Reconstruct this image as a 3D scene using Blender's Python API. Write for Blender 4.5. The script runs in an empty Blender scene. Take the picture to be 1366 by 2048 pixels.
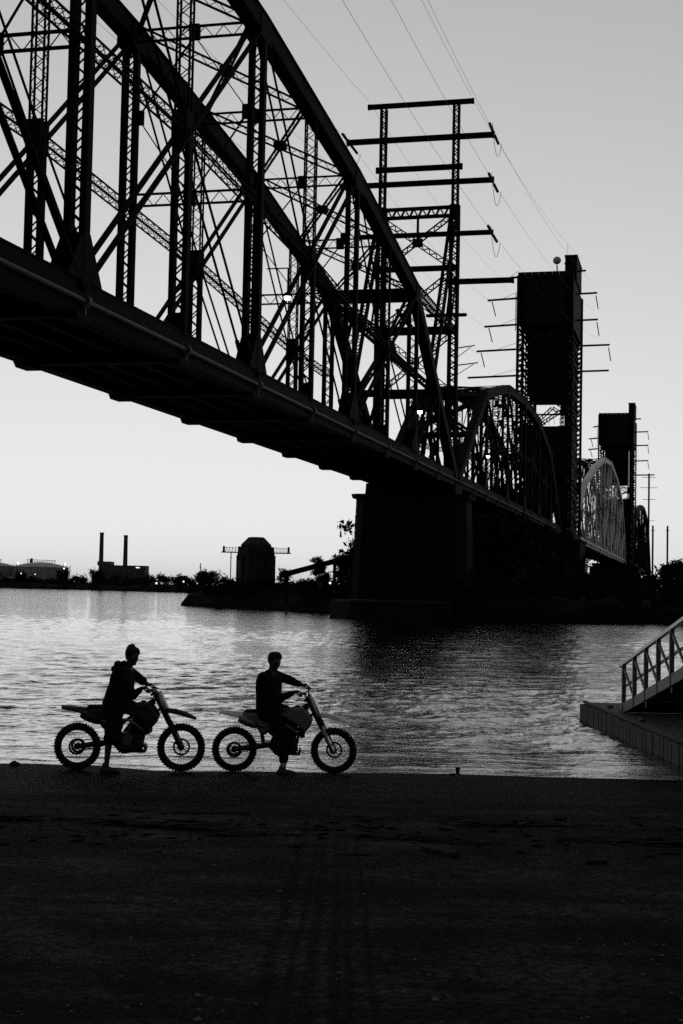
import bpy, bmesh, math, random
import numpy as np
from mathutils import Vector, Matrix

random.seed(7); np.random.seed(7)
S = bpy.context.scene
COL = S.collection
CAMZ = 2.705          # eye height above the water level (z = 0)
R = math.radians

# ------------------------------------------------------------------ camera
cam_d = bpy.data.cameras.new('camera'); cam = bpy.data.objects.new('camera', cam_d); COL.objects.link(cam)
cam_d.sensor_fit = 'VERTICAL'; cam_d.sensor_height = 36.0; cam_d.lens = 50.0
cam_d.clip_start = 0.1; cam_d.clip_end = 12000
pitch = math.atan(150 / 2844.44)
cam.matrix_world = (Matrix.Translation((0, 0, CAMZ)) @ Matrix.Rotation(R(90) + pitch, 4, 'X') @ Matrix.Rotation(R(1.17), 4, 'Z'))
S.camera = cam

# ------------------------------------------------------------------ world: dusk sky, black and white
SUN_AZ, SUN_EL = R(-9), R(-4.0)
W = bpy.data.worlds.new('World'); S.world = W; W.use_nodes = True
nt = W.node_tree
sky = nt.nodes.new('ShaderNodeTexSky'); sky.sky_type = 'NISHITA'; sky.sun_disc = False
sky.sun_elevation = SUN_EL; sky.sun_rotation = SUN_AZ
sky.altitude = 0; sky.air_density = 1.0; sky.dust_density = 0.4; sky.ozone_density = 1.0
bw = nt.nodes.new('ShaderNodeRGBToBW'); nt.links.new(sky.outputs[0], bw.inputs[0])
# film-like shoulder on the bright horizon: v = x / (1 + x / 1.05), x = 15 * sky
def wmath(op, a, b):
    n = nt.nodes.new('ShaderNodeMath'); n.operation = op
    for i, x in enumerate((a, b)):
        if isinstance(x, (int, float)): n.inputs[i].default_value = x
        else: nt.links.new(x, n.inputs[i])
    return n.outputs[0]
sx = wmath('MULTIPLY', bw.outputs[0], 15.0)
sv = wmath('DIVIDE', sx, wmath('ADD', wmath('DIVIDE', sx, 1.05), 1.0))
bg = nt.nodes['Background']; nt.links.new(sv, bg.inputs[0]); bg.inputs[1].default_value = 0.15

# ------------------------------------------------------------------ sun (below the horizon: only its wide afterglow is left)
sd = bpy.data.lights.new('sun', 'SUN'); sd.energy = 0.004; sd.angle = R(24); sd.color = (1, 1, 1)
sun = bpy.data.objects.new('sun', sd); COL.objects.link(sun)
sdir = Vector((math.sin(SUN_AZ) * math.cos(SUN_EL), math.cos(SUN_AZ) * math.cos(SUN_EL), math.sin(SUN_EL)))
sun.rotation_euler = sdir.to_track_quat('Z', 'Y').to_euler()

vs = S.view_settings
vs.view_transform = 'Standard'; vs.look = 'None'; vs.gamma = 1; vs.use_curve_mapping = False
vs.exposure = 2.737
S.cycles.use_denoising = False      # the photograph is grainy
S.cycles.max_bounces = 6

# ================================================================== helpers
def V(*a): return np.array(a, float)
def nrm(v):
    v = np.asarray(v, float); l = np.linalg.norm(v); return v / l if l > 1e-9 else v

class MB:
    """collects boxes, bars, tubes ... ; build() links them as one mesh object"""
    def __init__(s): s.v = []; s.f = []
    def add(s, vs_, fs_):
        o = len(s.v); s.v.extend([tuple(map(float, p)) for p in vs_]); s.f.extend([tuple(i + o for i in f) for f in fs_])
    def box(s, c, d):
        x, y, z = c; a, b, e = d[0] / 2, d[1] / 2, d[2] / 2
        s.add([(x + i * a, y + j * b, z + k * e) for k in (-1, 1) for j in (-1, 1) for i in (-1, 1)],
              [(0, 2, 3, 1), (4, 5, 7, 6), (0, 1, 5, 4), (2, 6, 7, 3), (0, 4, 6, 2), (1, 3, 7, 5)])
    def bar(s, p, q, w, h, up=(0, 0, 1), cap=True):
        """rectangular bar from p to q; w along cross(d,up), h along the other axis"""
        p = np.asarray(p, float); q = np.asarray(q, float); d = nrm(q - p); up = np.asarray(up, float)
        sd_ = np.cross(d, up)
        if np.linalg.norm(sd_) < 1e-5: sd_ = np.cross(d, V(1, 0, 0))
        sd_ = nrm(sd_); u2 = np.cross(sd_, d)
        pts = [e + i * sd_ * w / 2 + j * u2 * h / 2 for e in (p, q) for (i, j) in ((-1, -1), (1, -1), (1, 1), (-1, 1))]
        f = [(0, 1, 5, 4), (1, 2, 6, 5), (2, 3, 7, 6), (3, 0, 4, 7)]
        if cap: f += [(3, 2, 1, 0), (4, 5, 6, 7)]
        s.add(pts, f)
    def tube(s, pts, rad, n=8, cap=True):
        pts = [np.asarray(p, float) for p in pts]
        if np.isscalar(rad): rad = [rad] * len(pts)
        rings = []; prev = None
        for i, p in enumerate(pts):
            d = nrm(pts[min(i + 1, len(pts) - 1)] - pts[max(i - 1, 0)])
            a = prev if prev is not None else (V(0, 0, 1) if abs(d[2]) < .9 else V(1, 0, 0))
            u = nrm(a - d * np.dot(a, d)); w = np.cross(d, u); prev = u
            rings.append([p + rad[i] * (math.cos(2 * math.pi * k / n) * u + math.sin(2 * math.pi * k / n) * w) for k in range(n)])
        vs_ = [q for r_ in rings for q in r_]; f = []
        for i in range(len(pts) - 1):
            for k in range(n):
                k2 = (k + 1) % n; f.append((i * n + k, i * n + k2, (i + 1) * n + k2, (i + 1) * n + k))
        if cap: f.append(tuple(range(n - 1, -1, -1))); f.append(tuple((len(pts) - 1) * n + k for k in range(n)))
        s.add(vs_, f)
    def lathe(s, prof, c=(0, 0, 0), axis='z', n=24, closed=False):
        """prof: list of (radius, offset along axis)"""
        vs_ = []; m = len(prof)
        for k in range(n):
            a = 2 * math.pi * k / n; ca, sa = math.cos(a), math.sin(a)
            for r_, h in prof:
                if axis == 'z': vs_.append((c[0] + r_ * ca, c[1] + r_ * sa, c[2] + h))
                elif axis == 'y': vs_.append((c[0] + r_ * ca, c[1] + h, c[2] + r_ * sa))
                else: vs_.append((c[0] + h, c[1] + r_ * ca, c[2] + r_ * sa))
        f = []
        for k in range(n):
            k2 = (k + 1) % n
            for i in range(m if closed else m - 1):
                j = (i + 1) % m; f.append((k * m + i, k2 * m + i, k2 * m + j, k * m + j))
        s.add(vs_, f)
    def prism(s, poly, layers):
        """poly in x,z ; layers: list of (y, inset factor towards centroid)"""
        poly = np.array(poly, float); c = poly.mean(0); n = len(poly); vs_ = []; f = []
        for y, k in layers:
            for p in poly:
                q = c + (p - c) * k; vs_.append((q[0], y, q[1]))
        for i in range(len(layers) - 1):
            for k in range(n):
                k2 = (k + 1) % n; f.append((i * n + k, i * n + k2, (i + 1) * n + k2, (i + 1) * n + k))
        f.append(tuple(range(n - 1, -1, -1))); f.append(tuple((len(layers) - 1) * n + k for k in range(n)))
        s.add(vs_, f)
    # ---- riveted members
    def zig(s, a, b, c_, d_, pitch, w, th, nrmv, cross=False):
        """lacing bars between edge a->b and edge c_->d_ in a plane with normal nrmv"""
        a, b, c_, d_ = map(lambda p: np.asarray(p, float), (a, b, c_, d_))
        n = max(2, int(round(np.linalg.norm(b - a) / pitch)))
        for i in range(n):
            t0, t1 = i / n, (i + 1) / n
            P0, P1 = a + (b - a) * t0, a + (b - a) * t1; Q0, Q1 = c_ + (d_ - c_) * t0, c_ + (d_ - c_) * t1
            if cross:
                s.bar(P0, Q1, w, th, nrmv, False); s.bar(Q0, P1, w, th, nrmv, False)
            elif i % 2 == 0: s.bar(P0, Q1, w, th, nrmv, False)
            else: s.bar(Q0, P1, w, th, nrmv, False)
    def laced2(s, p, q, side, sep, th, dp, pitch=None, lw=.07, both=True, cross=False):
        """two channels apart by sep along `side`, laced together"""
        p = np.asarray(p, float); q = np.asarray(q, float); d = nrm(q - p); sv = nrm(np.asarray(side, float) - d * np.dot(side, d)); e = np.cross(d, sv)
        for k in (-1, 1):
            o = sv * k * sep / 2; s.bar(p + o, q + o, th, dp, e)
        pitch = pitch or sep
        for k in ((-1, 1) if both else (1,)):
            o = e * k * dp * .46
            s.zig(p - sv * sep / 2 + o, q - sv * sep / 2 + o, p + sv * sep / 2 + o, q + sv * sep / 2 + o, pitch, lw, .02, e, cross)
    def laced4(s, p, q, side, a, b, ang=.12, pitch=.5, lw=.06, cross=False):
        """four corner angles laced on all four faces"""
        p = np.asarray(p, float); q = np.asarray(q, float); d = nrm(q - p); sv = nrm(np.asarray(side, float) - d * np.dot(side, d)); e = np.cross(d, sv)
        cs = [sv * i * a / 2 + e * j * b / 2 for (i, j) in ((-1, -1), (1, -1), (1, 1), (-1, 1))]
        for c_ in cs: s.bar(p + c_, q + c_, ang, ang, e)
        for i in range(4):
            c0, c1 = cs[i], cs[(i + 1) % 4]; nv = nrm(np.cross(d, c1 - c0))
            s.zig(p + c0, q + c0, p + c1, q + c1, pitch, lw, .02, nv, cross)
    def mesh(s, name):
        me = bpy.data.meshes.new(name); me.from_pydata(s.v, [], s.f); me.update(); return me
    def build(s, name, mat, parent=None, smooth=False):
        return link(name, s.mesh(name), mat, parent, smooth)

def link(name, me, mat, parent=None, smooth=False):
    o = bpy.data.objects.new(name, me); COL.objects.link(o)
    if mat is not None and not me.materials: me.materials.append(mat)
    if parent is not None: o.parent = parent
    if smooth: me.polygons.foreach_set('use_smooth', [True] * len(me.polygons))
    return o
def tag(o, label=None, cat=None, group=None, kind=None):
    if label: o['label'] = label
    if cat: o['category'] = cat
    if group: o['group'] = group
    if kind: o['kind'] = kind
    return o
def thing(name, label, cat, loc=(0, 0, 0), rz=0, group=None):
    o = bpy.data.objects.new(name, None); COL.objects.link(o); o.empty_display_size = .3
    o.location = loc; o.rotation_euler = (0, 0, rz); return tag(o, label, cat, group)
def copy_tree(o, parent=None):
    c = o.copy(); COL.objects.link(c); c.parent = parent
    for ch in list(o.children): copy_tree(ch, c)
    return c

# ------------------------------------------------------------------ materials (all neutral: a black and white picture)
def mat(name, col, rough=.7, var=.35, scale=3.0, bump=0.0, bscale=20.0, metal=0.0, spec=.5):
    m = bpy.data.materials.new(name); m.use_nodes = True; t = m.node_tree; b = t.nodes['Principled BSDF']
    b.inputs['Roughness'].default_value = rough; b.inputs['Metallic'].default_value = metal
    b.inputs['Specular IOR Level'].default_value = spec
    tc = t.nodes.new('ShaderNodeTexCoord'); n = t.nodes.new('ShaderNodeTexNoise')
    n.inputs['Scale'].default_value = scale; n.inputs['Detail'].default_value = 6; n.inputs['Roughness'].default_value = .65
    t.links.new(tc.outputs['Object'], n.inputs['Vector'])
    r = t.nodes.new('ShaderNodeValToRGB'); e = r.color_ramp.elements
    lo, hi = col * (1 - var), col * (1 + var)
    e[0].position = .3; e[0].color = (lo, lo, lo, 1); e[1].position = .72; e[1].color = (hi, hi, hi, 1)
    t.links.new(n.outputs['Fac'], r.inputs['Fac']); t.links.new(r.outputs['Color'], b.inputs['Base Color'])
    if bump:
        n2 = t.nodes.new('ShaderNodeTexNoise'); n2.inputs['Scale'].default_value = bscale; n2.inputs['Detail'].default_value = 5
        t.links.new(tc.outputs['Object'], n2.inputs['Vector'])
        bp = t.nodes.new('ShaderNodeBump'); bp.inputs['Strength'].default_value = bump; bp.inputs['Distance'].default_value = .02
        t.links.new(n2.outputs['Fac'], bp.inputs['Height']); t.links.new(bp.outputs['Normal'], b.inputs['Normal'])
    return m
def emit(name, k):
    m = bpy.data.materials.new(name); m.use_nodes = True; t = m.node_tree
    t.nodes.remove(t.nodes['Principled BSDF']); e = t.nodes.new('ShaderNodeEmission'); e.inputs[1].default_value = k
    t.links.new(e.outputs[0], t.nodes['Material Output'].inputs[0]); return m

M = dict(
    pivot=mat('tower_stone', .03, .9, .5, 1.5, .4, 4, spec=.1),
    steel=mat('painted_steel_dark', .0055, .75, .4, 1.2, .15, 14, spec=.04),
    rust=mat('rusty_steel', .035, .85, .5, 2.0, .2, 12, spec=.2),
    pipe=mat('galvanised_pipe', .06, .65, .4, 3.0),
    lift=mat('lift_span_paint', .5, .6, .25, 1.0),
    clad=mat('tower_cladding', .008, .75, .4, .4, spec=.12),
    stone=mat('pier_masonry', .010, .9, .5, .8, .4, 3, spec=.1),
    dish=mat('dish_paint', .35, .5, .15),
    wire=mat('wire', .06, .6, .1),
    insul=mat('insulator', .04, .4, .2),
    bank=mat('bank_soil', .006, .95, .5, .7, .4, 4, spec=.02),
    leaf=mat('leaves', .012, .85, .5, 1.5, spec=.08),
    bark=mat('bark', .012, .9, .4, 6, .3, 20, spec=.15),
    brick=mat('brick_wall_far', .07, .9, .3, .6),
    tank=mat('tank_paint', .25, .7, .15, .3),
    tankroof=mat('tank_roof', .35, .7, .15, .3),
    chim=mat('chimney_brick', .05, .9, .3, .5),
    glass=mat('window_glass', .05, .2, .1),
    concrete=mat('concrete', .12, .9, .3, 2, .3, 25),
    alu=mat('aluminium', .07, .55, .3, 6, metal=.2), rail=mat('handrail_metal', .45, .4, .15, 6, metal=.5),
    dock=mat('dock_boards', .05, .85, .4, 4, .3, 30),
    deck=mat('dock_deck', .06, .85, .3, 3, .3, 30),
    wood=mat('driftwood', .005, .9, .4, 9, .4, 40),
    wrack=mat('wrack', .002, .95, .5, 20, .5, 60, spec=.1),
    rubber=mat('tyre_rubber', .012, .9, .3, 10, spec=.2),
    metal=mat('brushed_metal', .12, .45, .3, 8, metal=.6),
    dmetal=mat('dark_metal', .012, .55, .3, 8, metal=.2, spec=.25),
    plast_d=mat('plastic_black', .015, .55, .2, 4, spec=.3),
    plast_m=mat('plastic_mid', .10, .5, .15, 4),
    plast_l=mat('plastic_pale', .8, .45, .1, 4),
    plate=mat('number_plate', .7, .5, .1, 6),
    seat=mat('seat_vinyl', .01, .7, .2, 10, spec=.3),
    skin=mat('skin', .03, .6, .1, 8, spec=.2),
    cloth=mat('dark_cloth', .009, .95, .3, 14, .3, 60, spec=.05),
    cloth2=mat('dark_jacket', .008, .95, .3, 14, .3, 60, spec=.05),
    sock=mat('sock', .22, .9, .1),
    shoe=mat('shoe', .02, .7, .3, 20),
    hair=mat('hair', .006, .7, .3, 40, spec=.2),
    lamp=emit('lamp_glow', 1.6), lampfar=emit('far_lamp_glow', .25), print=mat('shirt_print', .12, .9, .1),
)

def translucent(name, col, k):
    m = mat(name, col, .22, .08, 4); t = m.node_tree; b = t.nodes['Principled BSDF']; b.inputs['Coat Weight'].default_value = 1.0; b.inputs['Coat Roughness'].default_value = .12; tr = t.nodes.new('ShaderNodeBsdfTranslucent'); tr.inputs[0].default_value = (col, col, col, 1)
    mx = t.nodes.new('ShaderNodeMixShader'); mx.inputs[0].default_value = k; t.links.new(b.outputs[0], mx.inputs[1]); t.links.new(tr.outputs[0], mx.inputs[2]); t.links.new(mx.outputs[0], t.nodes['Material Output'].inputs[0]); return m
M['plast_l'] = translucent('pale_translucent_plastic', .92, .5)
# ================================================================== SETTING
# ---- boat ramp: one sheet sloping down under the water
SL = .0527
def ramp_z(y): return CAMZ - 1.6 - SL * y
def ramp_mat():
    m = bpy.data.materials.new('ramp_surface'); m.use_nodes = True; t = m.node_tree; L = t.links; N = t.nodes; b = N['Principled BSDF']
    tc = N.new('ShaderNodeTexCoord'); b.inputs['Specular IOR Level'].default_value = .015
    def noise(scale, detail=6, rough=.6, vec=None):
        n = N.new('ShaderNodeTexNoise'); n.inputs['Scale'].default_value = scale; n.inputs['Detail'].default_value = detail; n.inputs['Roughness'].default_value = rough
        L.new(vec or tc.outputs['Object'], n.inputs['Vector']); return n
    def math_(op, a, b_, clamp=False):
        n = N.new('ShaderNodeMath'); n.operation = op; n.use_clamp = clamp
        for i, x in enumerate((a, b_)):
            if x is None: continue
            if isinstance(x, (int, float)): n.inputs[i].default_value = x
            else: L.new(x, n.inputs[i])
        return n.outputs[0]
    def mapr(v, a, b_, c, d):
        n = N.new('ShaderNodeMapRange'); L.new(v, n.inputs[0]); n.interpolation_type = 'SMOOTHSTEP'
        for i, x in enumerate((a, b_, c, d)): n.inputs[i + 1].default_value = x
        return n.outputs[0]
    fine = noise(16, 7, .85); mid = noise(1.3, 5, .6); big = noise(.35, 4, .55)
    mp = N.new('ShaderNodeMapping'); mp.inputs['Scale'].default_value = (.35, 2.2, 1); L.new(tc.outputs['Object'], mp.inputs['Vector'])
    streak = noise(1.0, 6, .6, mp.outputs['Vector'])
    base = mapr(fine.outputs['Fac'], .40, .66, .0016, .042)
    base = math_('MULTIPLY', base, mapr(mid.outputs['Fac'], .34, .68, .4, 1.6))
    base = math_('MULTIPLY', base, mapr(streak.outputs['Fac'], .34, .66, .4, 1.5))
    base = math_('MULTIPLY', base, mapr(big.outputs['Fac'], .35, .65, .75, 1.2))
    # tyre tracks: dark worn stripes up the ramp
    sp = N.new('ShaderNodeSeparateXYZ'); L.new(tc.outputs['Object'], sp.inputs[0])
    x, y = sp.outputs[0], sp.outputs[1]
    wob = math_('MULTIPLY', math_('SUBTRACT', noise(.8, 2).outputs['Fac'], .5), .05)
    fall = math_('MULTIPLY', mapr(y, 5.0, 6.5, 0, 1), mapr(y, 12.5, 14.3, 1, 0))
    tot = None
    for x0, mslope, wd in ((-.40, .009, .05), (-.30, .012, .03), (-.14, .004, .045), (.0, .002, .045), (.06, .003, .03), (.20, .0, .025)):
        cx = math_('ADD', math_('MULTIPLY', y, mslope), x0 + .0)
        dd = math_('ABSOLUTE', math_('ADD', math_('SUBTRACT', x, cx), wob), None)
        s_ = mapr(dd, wd * .3, wd * 1.1, .62, 0)
        tot = s_ if tot is None else math_('MAXIMUM', tot, s_)
    trk = math_('SUBTRACT', 1.0, math_('MULTIPLY', math_('MULTIPLY', tot, fall), mapr(mid.outputs['Fac'], .3, .6, .6, 1)))
    base = math_('MULTIPLY', base, trk)
    # damp darker concrete close to the waterline
    wet = mapr(math_('ADD', y, math_('MULTIPLY', streak.outputs['Fac'], 2.5)), 17.3, 19.4, 0, 1)
    base = math_('MULTIPLY', base, math_('SUBTRACT', 1.0, math_('MULTIPLY', wet, .6)))
    cmb = N.new('ShaderNodeCombineColor'); [L.new(base, cmb.inputs[i]) for i in range(3)]
    L.new(cmb.outputs[0], b.inputs['Base Color'])
    L.new(math_('SUBTRACT', .80, math_('MULTIPLY', wet, .15)), b.inputs['Roughness'])
    bp = N.new('ShaderNodeBump'); bp.inputs['Strength'].default_value = 1.0; bp.inputs['Distance'].default_value = .02
    L.new(math_('ADD', fine.outputs['Fac'], math_('MULTIPLY', mid.outputs['Fac'], 1.5)), bp.inputs['Height']); L.new(bp.outputs['Normal'], b.inputs['Normal'])
    return m
def build_ramp():
    xs = np.unique(np.concatenate([np.linspace(-9, 9, 150), [-60, -30, -15, 15, 30, 60]]))
    ys = np.concatenate([[-20, -8, 0, 3], np.linspace(5, 24, 170), [30]])
    X, Y = np.meshgrid(xs, ys); rs = np.random.RandomState(3)
    Z = ramp_z(Y).copy()
    for _ in range(14):
        k = rs.uniform(.3, 4); a = rs.uniform(0, 6.28); Z += .0034 / (k ** .5) * np.sin(k * (X * math.cos(a) + Y * math.sin(a)) + rs.uniform(0, 6.28))
    v = np.stack([X, Y, Z], -1).reshape(-1, 3); nx, ny = len(xs), len(ys)
    i = np.arange(nx * ny).reshape(ny, nx); f = np.stack([i[:-1, :-1], i[:-1, 1:], i[1:, 1:], i[1:, :-1]], -1).reshape(-1, 4)
    me = bpy.data.meshes.new('boat_ramp'); me.from_pydata(v.tolist(), [], f.tolist()); me.update()
    tag(link('boat_ramp', me, ramp_mat(), None, True), kind='structure')
build_ramp()

# ---- river
def water_mat():
    m = bpy.data.materials.new('river_water'); m.use_nodes = True; t = m.node_tree; L = t.links; N = t.nodes; b = N['Principled BSDF']
    b.inputs['Base Color'].default_value = (.006, .006, .006, 1); b.inputs['IOR'].default_value = 1.5; b.inputs['Roughness'].default_value = .04
    tc = N.new('ShaderNodeTexCoord')
    def nz(sc, det, sx, sy):
        mp = N.new('ShaderNodeMapping'); mp.inputs['Scale'].default_value = (sx, sy, 1); mp.inputs['Rotation'].default_value = (0, 0, R(12)); L.new(tc.outputs['Object'], mp.inputs['Vector'])
        n = N.new('ShaderNodeTexNoise'); n.inputs['Scale'].default_value = sc; n.inputs['Detail'].default_value = det; n.inputs['Roughness'].default_value = .55; L.new(mp.outputs[0], n.inputs['Vector']); return n.outputs['Fac']
    a = nz(4.0, 4, .65, 1.25); c = nz(.55, 4, .55, 1.4)
    b1 = N.new('ShaderNodeBump'); b1.inputs['Strength'].default_value = .5; b1.inputs['Distance'].default_value = .06; L.new(a, b1.inputs['Height'])
    b2 = N.new('ShaderNodeBump'); b2.inputs['Strength'].default_value = .35; b2.inputs['Distance'].default_value = .25; L.new(c, b2.inputs['Height']); L.new(b1.outputs[0], b2.inputs['Normal'])
    L.new(b2.outputs[0], b.inputs['Normal'])
    gl = N.new('ShaderNodeBsdfGlossy'); gl.inputs['Color'].default_value = (.93, .93, .93, 1); gl.inputs['Roughness'].default_value = .06; L.new(b2.outputs[0], gl.inputs['Normal'])
    mx = N.new('ShaderNodeMixShader'); mx.inputs[0].default_value = .38; L.new(b.outputs[0], mx.inputs[1]); L.new(gl.outputs[0], mx.inputs[2]); L.new(mx.outputs[0], N['Material Output'].inputs[0]); return m
def build_water():
    ys = [18.6]
    while ys[-1] < 150: ys.append(ys[-1] + max(.032, ys[-1] ** 2 / 3840 * .28))
    ys += [165, 185, 210, 250, 300, 360, 430, 520, 700, 1000, 1600, 2600, 4500]
    ys = np.array(ys); us = np.concatenate([[-60, -14, -5, -2.6, -1.8], np.linspace(-1.3, 1.3, 760), [1.8, 2.6, 5, 14, 60]])
    Y, U = np.meshgrid(ys, us, indexing='ij'); X = U * (.235 * Y + 1.5)
    dY = np.gradient(ys)[:, None] * np.ones_like(X); dX = np.gradient(X, axis=1); rs = np.random.RandomState(11)
    Z = np.zeros_like(X); wind = R(-70)
    for i in range(90):
        lam = .13 * (1.7 / .13) ** rs.rand(); k = 2 * math.pi / lam; th = wind + rs.normal(0, .55)
        amp = .0045 * lam ** .96 * rs.uniform(.5, 1.2)
        kx, ky = k * math.cos(th), k * math.sin(th)
        fade = np.clip((lam / (np.maximum(dY * abs(math.sin(th)), dX * abs(math.cos(th))) + 1e-6) - 2.2) / 3, 0, 1)
        ph = kx * X + ky * Y + rs.uniform(0, 6.28); Z += fade * amp * (np.sin(ph) + .25 * np.cos(2 * ph))
    for i in range(16):      # longer swells with long crests
        lam = rs.uniform(1.1, 4.2); k = 2 * math.pi / lam; th = R(-82) + rs.normal(0, .16); amp = .0030 * lam * rs.uniform(.5, 1)
        fade = np.clip((lam / (dY * abs(math.sin(th)) + 1e-6) - 2.2) / 3, 0, 1); mod = .5 + .5 * np.sin(rs.uniform(.2, .7) * X + rs.uniform(.05, .2) * Y + rs.uniform(0, 6.28))
        ph = k * math.cos(th) * X + k * math.sin(th) * Y + rs.uniform(0, 6.28) + .6 * np.sin(.7 * X + i); Z += fade * amp * mod * (np.sin(ph) + .35 * np.cos(2 * ph))
    # patches of calmer and rougher water, and a calm lap along the ramp
    pat = .75 + .35 * np.sin(.11 * X + .06 * Y + 1) * np.sin(.05 * X - .09 * Y) + .2 * np.sin(.31 * X + .2 * Y)
    shore = np.clip((Y - 20.6) / 6, .12, 1); Z *= pat * shore
    for y0, a0, ph0 in ((21.55, .018, 0), (22.4, .022, 2.1), (23.6, .02, 4.2)):
        Z += a0 * np.exp(-((Y - y0 - .18 * np.sin(.8 * X + ph0) - .1 * np.sin(2.3 * X + ph0)) / .16) ** 2) * (.6 + .4 * np.sin(.9 * X + ph0 * 2))
    Z[np.abs(U) > 1.4] = 0; Z[Y > 140] = 0
    v = np.stack([X, Y, Z], -1).reshape(-1, 3); ny, nx = X.shape
    i = np.arange(nx * ny).reshape(ny, nx); f = np.stack([i[:-1, :-1], i[:-1, 1:], i[1:, 1:], i[1:, :-1]], -1).reshape(-1, 4)
    me = bpy.data.meshes.new('river'); me.vertices.add(len(v)); me.vertices.foreach_set('co', v.ravel())
    me.loops.add(f.size); me.loops.foreach_set('vertex_index', f.ravel().astype(np.int32)); me.polygons.add(len(f))
    me.polygons.foreach_set('loop_start', np.arange(0, f.size, 4, dtype=np.int32)); me.update(calc_edges=True)
    tag(link('river_water', me, water_mat(), None, True), kind='structure')
build_water()

# ---- land: far shore, island with the near bank
def land(name, outline, top, seed, inset=3.0, n_in=3):
    """low bank: outline at the waterline, rising to an uneven top"""
    rs = np.random.RandomState(seed); P = np.array(outline, float); c = P.mean(0); pts = []
    for a, b in zip(P, np.roll(P, -1, 0)):
        n = max(2, int(np.linalg.norm(b - a) / 4)); n = min(n, 60)
        for i in range(n): pts.append(a + (b - a) * i / n + rs.normal(0, .25, 2))
    pts = np.array(pts); rings = [(1.0, -.8, 0), (1.0, .25, .15), (.985, top * .55, .3), (.95, top, .35), (.6, top * 1.05, .3)]
    vs_ = []; n = len(pts)
    for k, z, j in rings:
        for p in pts:
            d = c - p; L_ = np.linalg.norm(d); sh = min(L_ * .9, (1 - k) * min(L_, 80)); q = p + d / L_ * sh
            vs_.append((q[0], q[1], z + rs.normal(0, j)))
    vs_.append((c[0], c[1], top)); f = []
    for r_ in range(len(rings) - 1):
        for i in range(n): f.append((r_ * n + i, r_ * n + (i + 1) % n, (r_ + 1) * n + (i + 1) % n, (r_ + 1) * n + i))
    for i in range(n): f.append(((len(rings) - 1) * n + i, (len(rings) - 1) * n + (i + 1) % n, len(vs_) - 1))
    me = bpy.data.meshes.new(name); me.from_pydata(vs_, [], f); me.update()
    return tag(link(name, me, M['bank']), kind='structure')
land('far_shore_ground', [(-900, 560), (-200, 505), (-126, 500), (-90, 480), (-50, 436), (0, 420), (80, 400), (300, 520), (900, 700), (2500, 900), (2500, 1600), (-2500, 1600), (-2500, 700)], 1.6, 1)
land('river_bank', [(-19.6, 177), (-12, 164), (-5, 152), (-1, 146), (3, 141), (8.5, 133), (11.2, 121), (14, 119.5), (20, 122), (31, 129), (60, 138), (140, 150), (240, 330), (120, 380), (40, 330), (8, 262), (-10, 205), (-17, 186)], 1.9, 2)

# ================================================================== BRIDGE  (local frame: x along the bridge, y to its left, z up)
AZ = R(13.9018); BRZ = math.pi / 2 - AZ
def BW(t, L, z=0.0):
    return Vector((math.sin(AZ) * t - math.cos(AZ) * L, math.cos(AZ) * t + math.sin(AZ) * L, z))
ZD = CAMZ            # heights below were measured from the camera

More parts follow.
